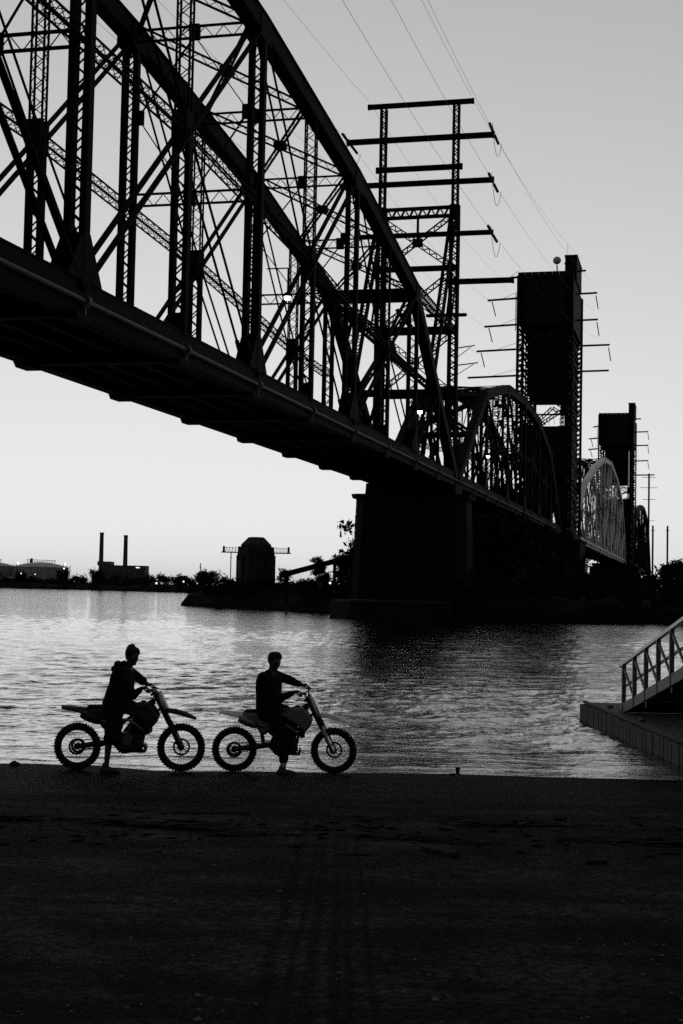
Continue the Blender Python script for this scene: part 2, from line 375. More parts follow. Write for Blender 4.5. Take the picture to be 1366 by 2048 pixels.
def truss_span(name, label, t0, pan, ztop, Ln=22.0, Lf=29.0, zb=10.45, detail=1.0, mem='steel', chordmat=None, group=None, near_pipe=True, ds=1.0, k_rods=True, crossmat='steel'):
    """subdivided through truss of 2*len(ztop)+2 short panels; ztop = chord heights at the main nodes"""
    n = 2 * (len(ztop) + 1)
    root = thing(name, label, 'bridge', BW(t0, 0, 0), BRZ, group)
    zb = zb + ZD; zt = {0: zb, n: zb}
    for i, z in enumerate(ztop): zt[2 * i + 2] = z + ZD
    for k in range(3, n - 1, 2): zt[k] = (zt[k - 1] + zt[k + 1]) / 2
    zt[1] = (zt[0] + zt[2]) / 2; zt[n - 1] = (zt[n - 2] + zt[n]) / 2
    X = lambda k: k * pan
    st = M[mem]; cs = M[crossmat]; ch = M[chordmat or mem]; mid = n // 2
    pit = .55 / detail; lw = .075 * ds
    # mid heights of the diagonals (odd nodes)
    zm = {k: (zb + (zt[k + 1] if k > mid else zt[k - 1])) / 2 + .35 for k in range(3, n - 2, 2)}
    for y in (Ln, Lf):
        if mem == 'lift' and y == Lf: st = ch = M['steel']      # the far truss of the lift span takes the dark steel
        def P(k, z): return V(X(k), y, z)
        # top chord
        for k in range(2, n - 2, 2):
            m = MB(); m.bar(P(k, zt[k]), P(k + 2, zt[k + 2]), .80 * ds, .95 * ds); m.bar(P(k, zt[k] + .5 * ds), P(k + 2, zt[k + 2] + .5 * ds), .98 * ds, .07)
            m.build('top_chord', ch, root)
        # end posts
        for a, b in ((0, 2), (n, n - 2)):
            m = MB(); m.bar(P(a, zb), P(b, zt[b]), .8 * ds, .95 * ds); m.build('end_post', ch, root)
        # bottom chord
        for k in range(0, n, 2):
            m = MB(); m.box((X(k + 1), y, zb - .1), (2 * pan - .02, .62, 1.18)); m.box((X(k + 1), y, zb + .52), (2 * pan - .02, .7, .06)); m.box((X(k + 1), y, zb - .72), (2 * pan - .02, .66, .05))
            m.build('bottom_chord', st, root)
        for k in range(0, n + 1):
            # shoe / pin plates below the chord at each floor beam
            m = MB(); m.prism([(X(k) - .85, zb - .70), (X(k) - .55, zb - .95), (X(k) + .55, zb - .95), (X(k) + .85, zb - .70)], [(y - .42, 1), (y + .42, 1)]); m.build('pin_plate', st, root)
        # main posts
        for k in range(2, n - 1, 2):
            m = MB(); m.laced2(P(k, zb + .4), P(k, zt[k] - .3), (0, 1, 0), .62 * ds, .26 * ds, .46 * ds, pit, lw); m.build('vertical_post', st, root)
            m = MB()
            for s_ in (-1, 1):
                yy = y + s_ * .40 * ds
                m.prism([(X(k) - 1.5, zb + .5), (X(k) + 1.5, zb + .5), (X(k) + .32, zb + 2.3), (X(k) - .32, zb + 2.3)], [(yy - .02, 1), (yy + .02, 1)])
            m.box((X(k), y, zb + 1.4), (.34, .8 * ds, 1.8)); m.build('gusset_plate', st, root)
            m = MB()
            for s_ in (-1, 1):
                yy = y + s_ * .43 * ds; zc = zt[k]
                m.prism([(X(k) - 1.0, zc - .9), (X(k) + 1.0, zc - .9), (X(k) + .9, zc + .35), (X(k) - .9, zc + .35)], [(yy - .02, 1), (yy + .02, 1)])
            m.box((X(k), y, zt[k] - .45), (.3, .86 * ds, .7)); m.build('gusset_plate', st, root)
        # sub posts: hanger below the middle of the diagonal, light lattice above it
        for k in range(1, n, 2):
            if k in (1, n - 1):
                m = MB(); m.laced2(P(k, zb + .4), P(k, zt[k] - .3), (0, 1, 0), .6 * ds, .2, .36, pit, lw); m.build('hanger', st, root)
                kk = 2 if k == 1 else n - 2
                m = MB()
                for s_ in (-1, 1): m.bar(V(X(k), y + s_ * .28, zt[k]), V(X(kk), y + s_ * .28, zb + .4), .07, .26, (0, 1, 0))
                m.build('sub_strut', st, root); continue
            m = MB(); m.laced2(P(k, zb + .4), P(k, zm[k]), (0, 1, 0), .6 * ds, .22 * ds, .42 * ds, pit, lw); m.build('hanger', st, root)
            m = MB(); m.laced4(P(k, zm[k]), P(k, zt[k] - .4), (0, 1, 0), .62 * ds, .42 * ds, .085 * ds, .5 / detail, .045 * ds, False); m.build('lattice_post', st, root)
            m = MB(); m.box((X(k), y, zm[k]), (.95 * ds, .72 * ds, 1.5 * ds)); m.build('gusset_plate', st, root)
            m = MB(); m.box((X(k), y, zb + .9), (.3, .7 * ds, 1.0)); m.build('gusset_plate', st, root)
        # diagonals (pairs of eyebars) falling towards mid span, thin counter rods crossing them
        for k in range(2, n - 1, 2):
            tgt = k + 2 if k < mid else (k - 2 if k > mid else None)
            if tgt is None: continue
            m = MB()
            for s_ in (-1, 1): m.bar(V(X(k), y + s_ * .31 * ds, zt[k]), V(X(tgt), y + s_ * .31 * ds, zb + .2), .09 * ds, .26 * ds, (0, 1, 0))
            m.build('diagonal', st, root)
            if k_rods:
                o = (k + tgt) // 2; m = MB()
                for s_ in (-1, 1):
                    m.bar(V(X(tgt), y + s_ * .26, zt[tgt]), V(X(o), y + s_ * .26, zm[o]), .05, .11, (0, 1, 0), False)
                    m.bar(V(X(o), y + s_ * .26, zm[o]), V(X(k), y + s_ * .26, zb + .4), .05, .11, (0, 1, 0), False)
                    tb = V(X(o), y + s_ * .26, zm[o]) * .12 + V(X(k), y + s_ * .26, zb + .4) * .88; dd = nrm(V(X(k) - X(o), 0, zb - zm[o])); m.bar(tb - dd * .4, tb + dd * .4, .14, .18, (0, 1, 0))
                m.build('counter_rod', st, root)
        # longitudinal mid-height strut
        lst = [2] + list(range(3, n - 2, 2)) + [n - 2]; pts = []
        for k in range(3, n - 2, 2): pts.append((k, zm[k]))
        pts = [(2, zm[3] - .3)] + pts + [(n - 2, zm[n - 3] - .3)]
        for (a, za), (b, zb_) in zip(pts[:-1], pts[1:]):
            m = MB(); m.laced4(P(a, za), P(b, zb_), (0, 1, 0), .55 * ds, .4 * ds, .07 * ds, .45 / detail, .04 * ds, False); m.build('longitudinal_strut', cs, root)
    # ---- across the bridge
    yc = (Ln + Lf) / 2
    def A(k, z): return V(X(k), Ln + .4, z)
    def B_(k, z): return V(X(k), Lf - .4, z)
    for k in range(0, n + 1):
        m = MB(); m.box((X(k), yc, zb - .2), (.5, Lf - Ln - .6, 1.1)); m.box((X(k), yc, zb - .77), (.62, Lf - Ln - .6, .06)); m.build('floor_beam', cs, root)
    for k in range(3, n - 2):
        z = zt[k]; m = MB(); m.laced2(A(k, z - .1), B_(k, z - .1), (0, 0, 1), .62 * ds, .08 * ds, .2, .5 / detail, .045 * ds, False, False); m.box((X(k), yc, z - .1), (.3, .55, .8 * ds)); m.build('top_strut', cs, root)
    for k in range(2, n - 2):
        za, zc = zt[k] + .25, zt[k + 1] + .25
        for (p, q) in ((A(k, za), B_(k + 1, zc)), (B_(k, za), A(k + 1, zc))):
            m = MB(); m.laced2(p, q, (0, 0, 1), .42 * ds, .07 * ds, .14, .6 / detail, .04 * ds, False, False); m.build('lateral_brace', cs, root)
        m = MB(); m.box((X(k + .5), yc, (za + zc) / 2), (.7, .7, .4)); m.build('brace_plate', cs, root)
    for k in range(4, n - 3, 2):
        zs = (zm[k] if k in zm else (zm.get(k - 1, zm[min(zm, key=lambda q: abs(q - k))])))
        m = MB(); m.laced2(A(k, zs), B_(k, zs), (0, 0, 1), .62 * ds, .08 * ds, .2, .5 / detail, .045 * ds, False, False); m.box((X(k), yc, zs), (.28, .5, .8 * ds)); m.build('sway_strut', cs, root)
        # diamond of thin sway rods with centre plates
        zc = (zt[k] - .1 + zs) / 2; m = MB()
        for yy in (Ln + .45, Lf - .45):
            m.bar(V(X(k), yc, zt[k] - .3), V(X(k), yy, zc), .05, .12 * ds, (1, 0, 0), False); m.bar(V(X(k), yy, zc), V(X(k), yc, zs), .05, .12 * ds, (1, 0, 0), False)
            m.box((X(k), yy + (.15 if yy < yc else -.15), zc), (.2, .35, .75 * ds))
        m.build('sway_rods', cs, root)
    # portals in the plane of the end posts
    for a, b in ((0, 2), (n, n - 2)):
        def E(yy, f): return V(X(a) + (X(b) - X(a)) * f, yy, zb + (zt[b] - zb) * f)
        dn = nrm(E(Ln, 1) - E(Ln, 0))
        m = MB(); m.bar(E(Ln + .3, .985), E(Lf - .3, .985), .5, 1.15 * ds, dn); m.build('portal_beam', cs, root)
        m = MB(); m.bar(E(Ln + .3, .5), E(Lf - .3, .5), .4, .55 * ds, dn); m.build('portal_strut', cs, root)
        for (p, q) in ((E(Ln + .3, .52), E(Lf - .3, .94)), (E(Lf - .3, .52), E(Ln + .3, .94))):
            m = MB(); m.laced2(p, q, dn, .5 * ds, .14, .3, .6, .12); m.build('portal_brace', cs, root)
        m = MB(); cc = E(yc, .73); m.bar(cc - V(0, .9, 0), cc + V(0, .9, 0), .3, 1.1, dn); m.build('portal_plate', cs, root)
        for f in (.44, .88):
            for s_, yy in ((1, Ln + .4), (-1, Lf - .4)):
                m = MB(); m.bar(E(yy, f - .10), E(yy + s_ * 1.3, f + .04), .15, .3, dn); m.build('knee_brace', cs, root)
    # deck: stringers, plates, rails
    for yy in (yc - 2.2, yc - .8, yc + .8, yc + 2.2):
        m = MB(); m.box((n * pan / 2, yy, zb + .02), (n * pan, .3, .9)); m.build('stringer', cs, root)
    m = MB(); m.box((n * pan / 2, yc, zb + .53), (n * pan, Lf - Ln - .5, .12)); m.build('deck_plate', cs, root)
    for yy in (yc - 2.05, yc - .6, yc + .6, yc + 2.05):
        m = MB(); m.box((n * pan / 2, yy, zb + .68), (n * pan, .08, .17)); m.build('rail', M['rust'], root)
    if near_pipe:
        for k in range(0, n):
            yy = Ln - .46; m = MB(); m.tube([(X(k) + .06, yy, zb - .24), (X(k + 1) - .06, yy, zb - .24)], .085, 8); m.build('conduit_pipe', M['pipe'], root)
        for k in range(0, n + 1):
            m = MB(); m.lathe([(.13, -.12), (.22, -.12), (.22, .12), (.13, .12)], (X(k), Ln - .46, zb - .24), 'x', 10, True); m.box((X(k), Ln - .42, zb - .52), (.09, .09, .4)); m.build('pipe_hanger', M['pipe'], root)
    return root

PAN = 10.66
truss_span('truss_span', 'huge dark riveted steel truss span sweeping overhead from the upper left', 132.9 - 16 * PAN, PAN,
           [23.9, 27.05, 28.95, 29.8, 28.95, 27.05, 23.9])
truss_span('truss_span', 'shorter arched truss span between the tall wire gantry and the nearer lift tower', 134.1, 108 / 12.,
           [21.1, 24.2, 25.0, 24.4, 21.3], detail=.6, group=None)
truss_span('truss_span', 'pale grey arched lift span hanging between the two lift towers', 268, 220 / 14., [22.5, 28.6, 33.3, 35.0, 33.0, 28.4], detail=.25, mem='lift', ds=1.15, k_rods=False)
truss_span('truss_span', 'farthest arched truss span just right of the distant lift tower', 512, 260 / 14., [24, 33, 37, 38, 36, 30], detail=.25, ds=1.6, k_rods=False)

# ---- masonry piers
def pier(label, t, L0, L1, ztop, th, foot=True):
    root = thing('bridge_pier', label, 'pier', BW(t, (L0 + L1) / 2, 0), BRZ); w = L1 - L0; zt = ztop + ZD
    def oct_(w_, t_, ch_): return [(-t_ / 2, -w_ / 2 + ch_), (-t_ / 2 + ch_, -w_ / 2), (t_ / 2 - ch_, -w_ / 2), (t_ / 2, -w_ / 2 + ch_), (t_ / 2, w_ / 2 - ch_), (t_ / 2 - ch_, w_ / 2), (-t_ / 2 + ch_, w_ / 2), (-t_ / 2, w_ / 2 - ch_)]
    def stack(lv):
        m = MB(); vs_ = []; f = []
        for z, w_, t_, c_ in lv: vs_ += [(x, y, z) for x, y in oct_(w_, t_, c_)]
        for i in range(len(lv) - 1):
            for k in range(8): k2 = (k + 1) % 8; f.append((i * 8 + k, i * 8 + k2, (i + 1) * 8 + k2, (i + 1) * 8 + k))
        f.append(tuple(range(7, -1, -1))); f.append(tuple((len(lv) - 1) * 8 + k for k in range(8))); m.add(vs_, f); return m
    # courses of stone, each a little uneven
    rs = random.Random(int(t)); z = .6; lv_n = int((zt - 1.3 - .6) / .75)
    for i in range(lv_n):
        f_ = 1 - i / lv_n; g = 1.0 + .05 * f_; o = rs.uniform(-.04, .04); h = (zt - 1.3 - .6) / lv_n
        stack([(z + .02, w * g + o, th * (1 + .12 * f_) + o, .9), (z + h - .02, w * g + o - .02, th * (1 + .12 * f_) + o - .02, .9)]).build('stone_course', M['stone'], root); z += h
    stack([(.6, w * .97, th * .97, .9), (zt - 1.3, w * .95, th * .95, .9)]).build('pier_core', M['stone'], root)
    stack([(zt - 1.3, w + .5, th + .4, .6), (zt - .9, w + .7, th + .6, .6)]).build('pier_cap', M['stone'], root)
    stack([(zt - .9, w - 1.9, th - .6, .2), (zt + .15, w - 2.0, th - .8, .2)]).build('bearing_block', M['stone'], root)
    if foot: stack([(-2.5, w + .5, th + 20, 2.2), (1.45, w + .3, th + 19.6, 2.2), (1.6, w - .2, th + 19, 2.1)]).build('footing', M['stone'], root)
    return root
pier('black masonry pier carrying the end of the near truss span in the water', 133.5, 20.6, 31.2, 9.75, 5.2)
pier('masonry pier under the nearer lift tower, beyond the first pier', 250, 18.6, 32, 9.75, 14, False)
pier('far masonry pier under the distant lift tower', 498, 17.6, 34, 9.75, 18, False)

# ---- tall transmission gantry above the first pier
def gantry():
    root = thing('wire_gantry', 'tall steel power line gantry with stacked cross arms above the near pier', 'gantry', BW(137, 0, 0), BRZ); st = M['steel']
    z0 = ZD
    def arm(La, Lb, z, h=.42, nm='cross_arm', x=0.0):
        m = MB(); m.laced2(V(x, La, z + z0), V(x, Lb, z + z0), (0, 0, 1), h * .7, .16, .36, .45, .16); m.box((x, (La + Lb) / 2, z + z0), (.12, abs(Lb - La), h * .62)); m.box((x, La, z + z0), (.3, .25, h * 1.25)); m.box((x, Lb, z + z0), (.3, .25, h * 1.25)); m.build(nm, st, root)
    for L, ztop in ((23.0, 48.2), (30.35, 47.9)):
        m = MB(); m.laced4(V(0, L, 37 + z0), V(0, L, ztop + z0), (0, 1, 0), .5, .48, .19, .55, .11); m.build('mast', st, root)
        m = MB(); m.laced4(V(0, L, 10.5 + z0), V(0, L, 37 + z0), (0, 1, 0), .7, .66, .26, .6, .13); m.build('mast', st, root)
        m = MB(); m.laced4(V(-.4, L, 37.3 + z0), V(-15, L + .3, 11 + z0), (0, 1, 0), .56, .5, .18, .6, .1); m.build('raking_leg', st, root)
        m = MB(); m.laced2(V(0, L, 31 + z0), V(-3.2, L, 24.9 + z0), (0, 1, 0), .5, .12, .3, .5, .08); m.build('brace', st, root)
        m = MB(); m.laced4(V(-24.7, L - (1 if L < 25 else -.0), 24.3 + z0), V(0, L, 25.3 + z0), (0, 1, 0), .5, .6, .12, .5, .08); m.build('walkway_strut', st, root)
        m = MB(); m.box((0, L, 37.2 + z0), (.9, .95, 1.3)); m.build('gusset_plate', st, root)
    arm(21.4, 31.9, 48.2, .42); arm(19.3, 34.0, 44.7, .52); arm(22.45, 30.95, 41.7, .48); arm(19.3, 33.6, 40.2, .48); arm(19.3, 33, 35.0, .40)
    arm(17.2, 23, 30.2, .5); arm(22.6, 30.8, 31.6, .5); arm(22.8, 30.4, 25.4, .9, 'frame_beam'); arm(22.8, 30.4, 19.0, .7, 'frame_beam')
    m = MB(); m.laced2(V(0, 23.2, 37.25 + z0), V(0, 30.2, 37.2 + z0), (0, 0, 1), .85, .30, .4, .45, .12, True, False); m.build('frame_beam', st, root)
    for (a, b) in ((V(0, 30.2, 36.6 + z0), V(0, 23.2, 31.7 + z0)), (V(0, 23.2, 36.9 + z0), V(0, 30.2, 31.7 + z0)), (V(0, 23.2, 31.2 + z0), V(0, 30.2, 25.8 + z0)), (V(0, 30.2, 31.2 + z0), V(0, 23.2, 25.8 + z0)), (V(0, 23.2, 25 + z0), V(0, 30.2, 19.4 + z0)), (V(0, 30.2, 25 + z0), V(0, 23.2, 19.4 + z0))):
        m = MB(); m.laced2(a, b, (0, 0, 1), .45, .09, .25, .42, .06); m.build('cross_brace', st, root)
    m = MB(); m.box((0, 26.7, 34.2 + z0), (.3, 1.0, .8)); m.build('gusset_plate', st, root)
    m = MB(); m.bar((0, 26.7, 37 + z0), (0, 26.7, 34.4 + z0), .22, .22); m.build('hanger', st, root)
    for z, L2 in ((26.9, 22.0), ): arm(21.8, 25.6, z, .2, 'service_arm')
    for z, l in ((23.6, 3.0), (21.9, 3.6)):
        m = MB(); m.bar((0, 22.7, z + z0), (0, 22.7 - l * .62, z + .25 + z0), .1, .1); m.bar((0, 22.7, z - 1 + z0), (0, 22.7 - l * .5, z + .1 + z0), .06, .06); m.build('service_arm', st, root)
    # little step bolts on the arms
    return root
gantry()

# ---- lift towers
def lift_tower(label, t, dep, L0, L1, zt, zclad, zcw, arms_l, arms_r, dish=True, ds=1.0, tdet=1.0):
    root = thing('lift_tower', label, 'tower', BW(t, 0, 0), BRZ); st = M['steel']; z0 = ZD
    cors = [(0.4, L0 + .5), (0.4, L1 - .5), (dep - .4, L0 + .5), (dep - .4, L1 - .5)]
    for i, (x, y) in enumerate(cors):
        m = MB(); m.laced4(V(x, y, 8 + z0), V(x, y, (zt - .6) + z0), (0, 1, 0), .9, .9, .34, .9, .16, True); m.build('corner_leg', st, root)
    # near side face: rungs, K bracing, ladder (reads as a laced strip)
    h = 3.0; z = 9.0
    while z + h < zt - 1:
        for y in (L0 + .5, L1 - .5):
            m = MB(); m.bar(V(.6, y, z + z0), V(dep - .6, y, z + z0), .3, .35); m.bar(V(.6, y, z + z0), V(dep - .6, y, z + h + z0), .24, .26); m.bar(V(dep - .6, y, z + z0), V(.6, y, z + h + z0), .24, .26); m.build('side_brace', st, root)
        z += h
    m = MB(); m.box((dep * .52, L0 + 1.0, (zt - 2.5 + 9) / 2 + z0), (dep * .84, .75, zt - 2.5 - 9)); m.build('sky_block_side', M['clad'], root)  # solid box added to block the sky through the side bracing
    # second post line in the left side strip
    m = MB(); m.laced4(V(.4, L1 - 1.7, zcw - 4 + z0), V(.4, L1 - 1.7, zclad + z0), (0, 1, 0), .35, .5, .14, .7, .1, True); m.build('guide_rail', st, root)
    m = MB(); m.laced4(V(.4, L0 + 1.6, zcw - 6 + z0), V(.4, L0 + 1.6, zclad + z0), (0, 1, 0), .4, .5, .14, .7, .1, True); m.build('guide_rail', st, root)
    # clad sheave house, counterweight
    nc = 8
    for j in range(nc):
        w = (L1 - L0) / nc; m = MB(); m.box((.16, L0 + w * (j + .5), (zt + zclad) / 2 + z0), (.22, w - .03, zt - zclad)); m.build('cladding_panel', M['clad'], root)
    m = MB(); m.box((dep * .5, (L0 + L1) / 2, (zt + zclad) / 2 + z0 - .2), (dep - .9, L1 - L0 - .3, zt - zclad - .5)); m.build('sheave_house', M['clad'], root)
    m = MB(); m.box((dep * .35, (L0 + L1) / 2, (zclad + zcw) / 2 + z0 - .02), (dep * .45, L1 - L0 - 3.4 * ds, zclad - zcw + .1)); m.build('counterweight', M['stone'], root)
    for yy in ((L0 + L1) / 2 - 1.4, (L0 + L1) / 2 + 1.4):
        m = MB(); m.lathe([(.35, -.2), (.9, -.2), (.9, .2), (.35, .2)], (.0, yy, zclad - 2 + z0), 'x', 16, True); m.build('sheave_cover', M['clad'], root)
    m = MB(); m.box((dep * .62, L0 + 1.05, zt + 2.2 + z0), (dep * .5, 2.1, 4.4)); m.build('hoist_house', M['clad'], root)
    m = MB(); m.box((dep * .62, L0 + 1.05, zt + 4.5 + z0), (dep * .52, 2.3, .25)); m.build('house_roof', M['clad'], root)
    # portal bracing below the counterweight
    zl = zcw - 5.2
    def bb(a, b, w=.5, nm='portal_brace'): m = MB(); m.laced2(a, b, (0, 0, 1), w, .16, .3, .7, .12); m.build(nm, st, root)
    yc = (L0 + L1) / 2
    for z in (zcw - 1.8, zcw - 3.6): m = MB(); m.bar(V(.4, L0 + 1, z + z0), V(.4, L1 - 1, z + z0), .25, .28); m.build('walkway_beam', st, root)
    for x in (.4, dep - .4):
        bb(V(x, L0 + 1.1, zcw - 2.6 + z0), V(x, yc + .6, zcw + .3 + z0)); bb(V(x, L0 + 1.1, zcw - 2.6 + z0), V(x, yc + .9, zl - .3 + z0))
        bb(V(x, L1 - 1.1, zcw - 2.6 + z0), V(x, yc + .6, zcw + .3 + z0)); bb(V(x, L1 - 1.1, zcw - 2.6 + z0), V(x, yc - .2, zl - .3 + z0))
    m = MB(); m.box((.4, L0 + 1.2, zcw - 2.6 + z0), (.4, 1.2, 1.9)); m.build('gusset_plate', st, root)
    m = MB(); m.box((dep * .5, yc, zl - 4.5 + z0), (dep * .8, L1 - L0 - 1, 8.6)); m.build('machinery_deck', M['clad'], root)
    m = MB(); m.box((dep - 1.2, yc, (zl + 17.5) / 2 + z0 - 3), (1.2, L1 - L0 - 1.2, zl - 17.5)); m.build('sky_block_rear', M['clad'], root)  # added slab, shuts out the sky behind the lower tower
    for yy in (L0 + 1.9, L1 - 1.9): m = MB(); m.box((dep * .4, yy, (zl + 9) / 2 + z0), (dep * .5, 1.5, zl - 9)); m.build('sky_block_inner', M['clad'], root)  # boxes added as dark fill, so no sky shows through the lower half
    for j in range(7): m = MB(); m.bar(V(.3, L0 + 2 + j * .9, zl - .2 + z0), V(.3, L0 + 2 + j * .9, zl + .9 + z0), .06, .06); m.build('deck_post', st, root)
    for z in np.arange(14, zl - 7, 6.5): bb(V(.4, L0 + .8, z + z0), V(.4, L1 - .8, z + z0), .7, 'cross_strut')
    # cross arms for the wires
    for y1, z in arms_l: m = MB(); m.bar(V(.2, L1 - .1, z + z0), V(.2, y1, z - .25 + z0), .2 * ds, .32 * ds); m.bar(V(.2, L1 - .2, z + 1.2 + z0), V(.2, (y1 + L1) / 2, z + z0), .05, .05); m.build('cross_arm', st, root)
    for y1, z in arms_r: m = MB(); m.bar(V(dep * .5, L0 + .1, z - .1 + z0), V(dep * .5, y1, z + z0), .2 * ds, .32 * ds); m.build('cross_arm', st, root)
    for y1, z in arms_l[1:4]: m = MB(); m.tube([(.2, y1 - .8, z - .5 + z0), (.5, y1 - 1.4, z - 3.0 + z0)], .1 * ds, 6); m.build('insulator', M['insul'], root)
    for y1, z in arms_r[1:4]: m = MB(); m.tube([(dep * .5, y1 + .2, z - .5 + z0), (dep * .5 + .3, y1 - .2, z - 2.9 + z0)], .1 * ds, 6); m.build('insulator', M['insul'], root)
    m = MB(); m.bar(V(.3, L1 + .35, zclad - 1 + z0), V(.3, L1 + .35, zclad + 5.5 + z0), .08, .08); m.bar(V(.7, L1 + .35, zclad - 1 + z0), V(.7, L1 + .35, zclad + 5.5 + z0), .08, .08)
    for i in range(10): m.bar(V(.3, L1 + .35, zclad + i * .6 + z0), V(.3, L1, zclad + i * .6 + z0), .06, .06)
    m.build('ladder', st, root)
    if dish:
        d = MB(); d.lathe([(.02, -.25), (.55, -.12), (.72, .12), (.62, .12), (.4, -.02), (.02, -.1)], (dep * .3, 23.7, zt + 3.4 + z0), 'x', 18); d.bar(V(dep * .3, 23.7, zt + z0), V(dep * .3, 23.7, zt + 3 + z0), .14, .14); d.bar(V(dep * .3, 23.3, zt + z0), V(dep * .3, 23.6, zt + 2.4 + z0), .1, .1); d.build('dish_antenna', M['dish'], root, True)
        m = MB()
        for (y, hh) in ((22.5, 1.2), (22.0, 3.0), (21.8, 4.2), (21.6, 3.6)): m.bar(V(dep * .3, y, zt + z0), V(dep * .3, y - .2, zt + hh + z0), .16, .16)
        m.bar(V(dep * .3, 24, zt + .7 + z0), V(dep * .3, 21.5, zt + .9 + z0), .09, .09); m.bar(V(dep * .3, 22.2, zt + 2.4 + z0), V(dep * .3, 21.4, zt + 2.8 + z0), .5, .9); m.build('roof_stair', st, root)
        m = MB(); m.bar(V(dep * .4, 22.0, zt + z0), V(dep * .4, 22.0, zt + 7 + z0), .05, .05); m.build('aerial', st, root)
    return root
lift_tower('nearer dark lift tower with clad top and round dish antenna', 244, 22, 20.3, 29.75, 55.1, 46.0, 33.9,
           [(32.6, 54.3), (35.0, 50.6), (35.5, 46.0), (36.8, 41.7), (38.3, 37.1)], [(18.9, 57.5), (16.9, 53.4), (16.7, 48.6), (14.6, 44.0), (14.7, 39.4)])
lift_tower('smaller distant lift tower beyond the pale lift span', 485, 26, 19.6, 31.2, 60.5, 50.0, 37.0,
           [(33, 56), (34.4, 52.0), (34.6, 48.4), (35, 43.5), (36, 39)], [(17.6, 60), (15.1, 55.5), (15.05, 50.8), (15, 45.5), (12.9, 40.6)], dish=False, ds=1.3)

# ---- lamps on the bridge
def bridge_lamp(label, t, L, z, r=.17):
    root = thing('bridge_lamp', label, 'lamp', BW(t, L, z + ZD), BRZ)
    m = MB(); m.lathe([(.001, .30), (r * .7, .26), (r * 1.5, .08), (r * 1.6, .02), (r * 1.2, .02), (.001, .2)], (0, 0, 0), 'z', 12); m.bar((0, 0, .28), (0, 0, 1.6), .06, .06); m.bar((0, 0, 1.6), (0, 1.2, 1.6), .06, .06); m.build('lamp_shade', M['steel'], root)
    m = MB(); m.lathe([(.001, -r), (r * .7, -r * .7), (r, 0), (r * .7, r * .6), (.001, r * .7)], (0, 0, 0), 'z', 12); m.build('bulb', M['lamp'], root, True)
bridge_lamp('bright lamp glowing high among the members of the near truss', 73.3, 21.4, 15.6, .19)
bridge_lamp('bright lamp at the portal of the near truss span', 111.0, 21.2, 14.1, .22)
bridge_lamp('small bright lamp inside the second truss span', 150.0, 21.2, 14.2, .2)

# ---- power lines
def wire(label, pts, sag, r=.014):
    m = MB(); out = []
    for a, b in zip(pts[:-1], pts[1:]):
        a = np.array(a, float); b = np.array(b, float)
        for i in range(25 if len(out) == 0 or True else 24):
            f = i / 24; p = a + (b - a) * f; p = p - V(0, 0, sag * 4 * f * (1 - f)); out.append(p)
    m.tube(out, r, 4, False); return tag(m.build('power_line', M['wire']), label, 'wire', 'wires strung over the bridge')
def bw(t, L, z): v = BW(t, L, z + ZD); return (v.x, v.y, v.z)
WL = [(21.5, 48.6, 18.9, 57.5, 'topmost right-hand wire over the gantry'), (19.3, 45.0, 16.9, 53.2, 'right-hand wire from the second gantry arm'), (19.3, 40.1, 16.7, 48.4, 'right-hand wire from the fourth gantry arm'), (19.3, 35.0, 16.0, 43.6, 'right-hand wire from the lowest long gantry arm'),
      (31.8, 48.6, 32.6, 54.3, 'topmost left-hand wire passing over the truss'), (33.9, 44.8, 34.4, 50.2, 'left-hand wire from the second gantry arm'), (33.4, 40.3, 35.0, 45.6, 'left-hand wire passing behind the top chord'), (32.9, 35.0, 36.4, 41.2, 'lowest left-hand wire passing behind the truss')]
for L, z, L2, z2, lab in WL:
    wire(lab, [bw(-60, L + (1.5 if L > 25 else -1.5), z + 3), bw(136.5, L, z)], 4.5); wire(lab + ', far stretch to the lift tower', [bw(137.5, L, z), bw(246, L2, z2)], 1.5)
# strain insulators with jumper loops at the gantry arms
for L, z, lab in ((19.3, 45.0, 'upper'), (19.3, 40.1, 'middle'), (19.3, 35.0, 'lower'), (33.9, 44.8, 'far upper')):
    root = thing('strain_insulator', f'{lab} pair of insulator strings with drooping jumper wire on a gantry arm end', 'insulator', bw(137, L, z), BRZ)
    for x0, x1 in ((-.5, -2.9), (.8, 3.6)):
        m = MB(); n = 10
        m.lathe([(.05, x0)] + [(.15 if i % 2 else .06, x0 + (x1 - x0) * i / 20) for i in range(21)] + [(.05, x1)], (0, 0, -.1), 'x', 8); m.build('insulator_string', M['insul'], root)
    m = MB(); m.tube([(-3 + 6.8 * i / 16, -.3, -.1 - 2.2 * (1 - ((i - 8) / 8.) ** 2)) for i in range(17)], .025, 4, False); m.build('jumper_wire', M['wire'], root)

# far transmission masts at the right edge
def far_mast(label, x, y, ztop, arms):
    root = thing('transmission_mast', label, 'mast', (x, y, 0))
    m = MB(); m.bar((0, 0, 0), (0, 0, ztop), .32, .32); m.build('pole', M['steel'], root)
    for z, w in arms: m = MB(); m.bar((-w, 0, z), (w, 0, z), .08, .1); m.build('cross_arm', M['steel'], root)
far_mast('tall thin mast with faint cross arms right of the far towers', 64.9, 300, 28.0, [(27.2, 1.4), (25, 1.8), (22.5, 1.4), (18, 1.2)])
far_mast('short bare mast left of the far right pair of poles', 65.8, 300, 17.0, [(16, .5)])
far_mast('short bare mast above the trees at the right edge', 68.9, 300, 17.0, [(16, .5)])

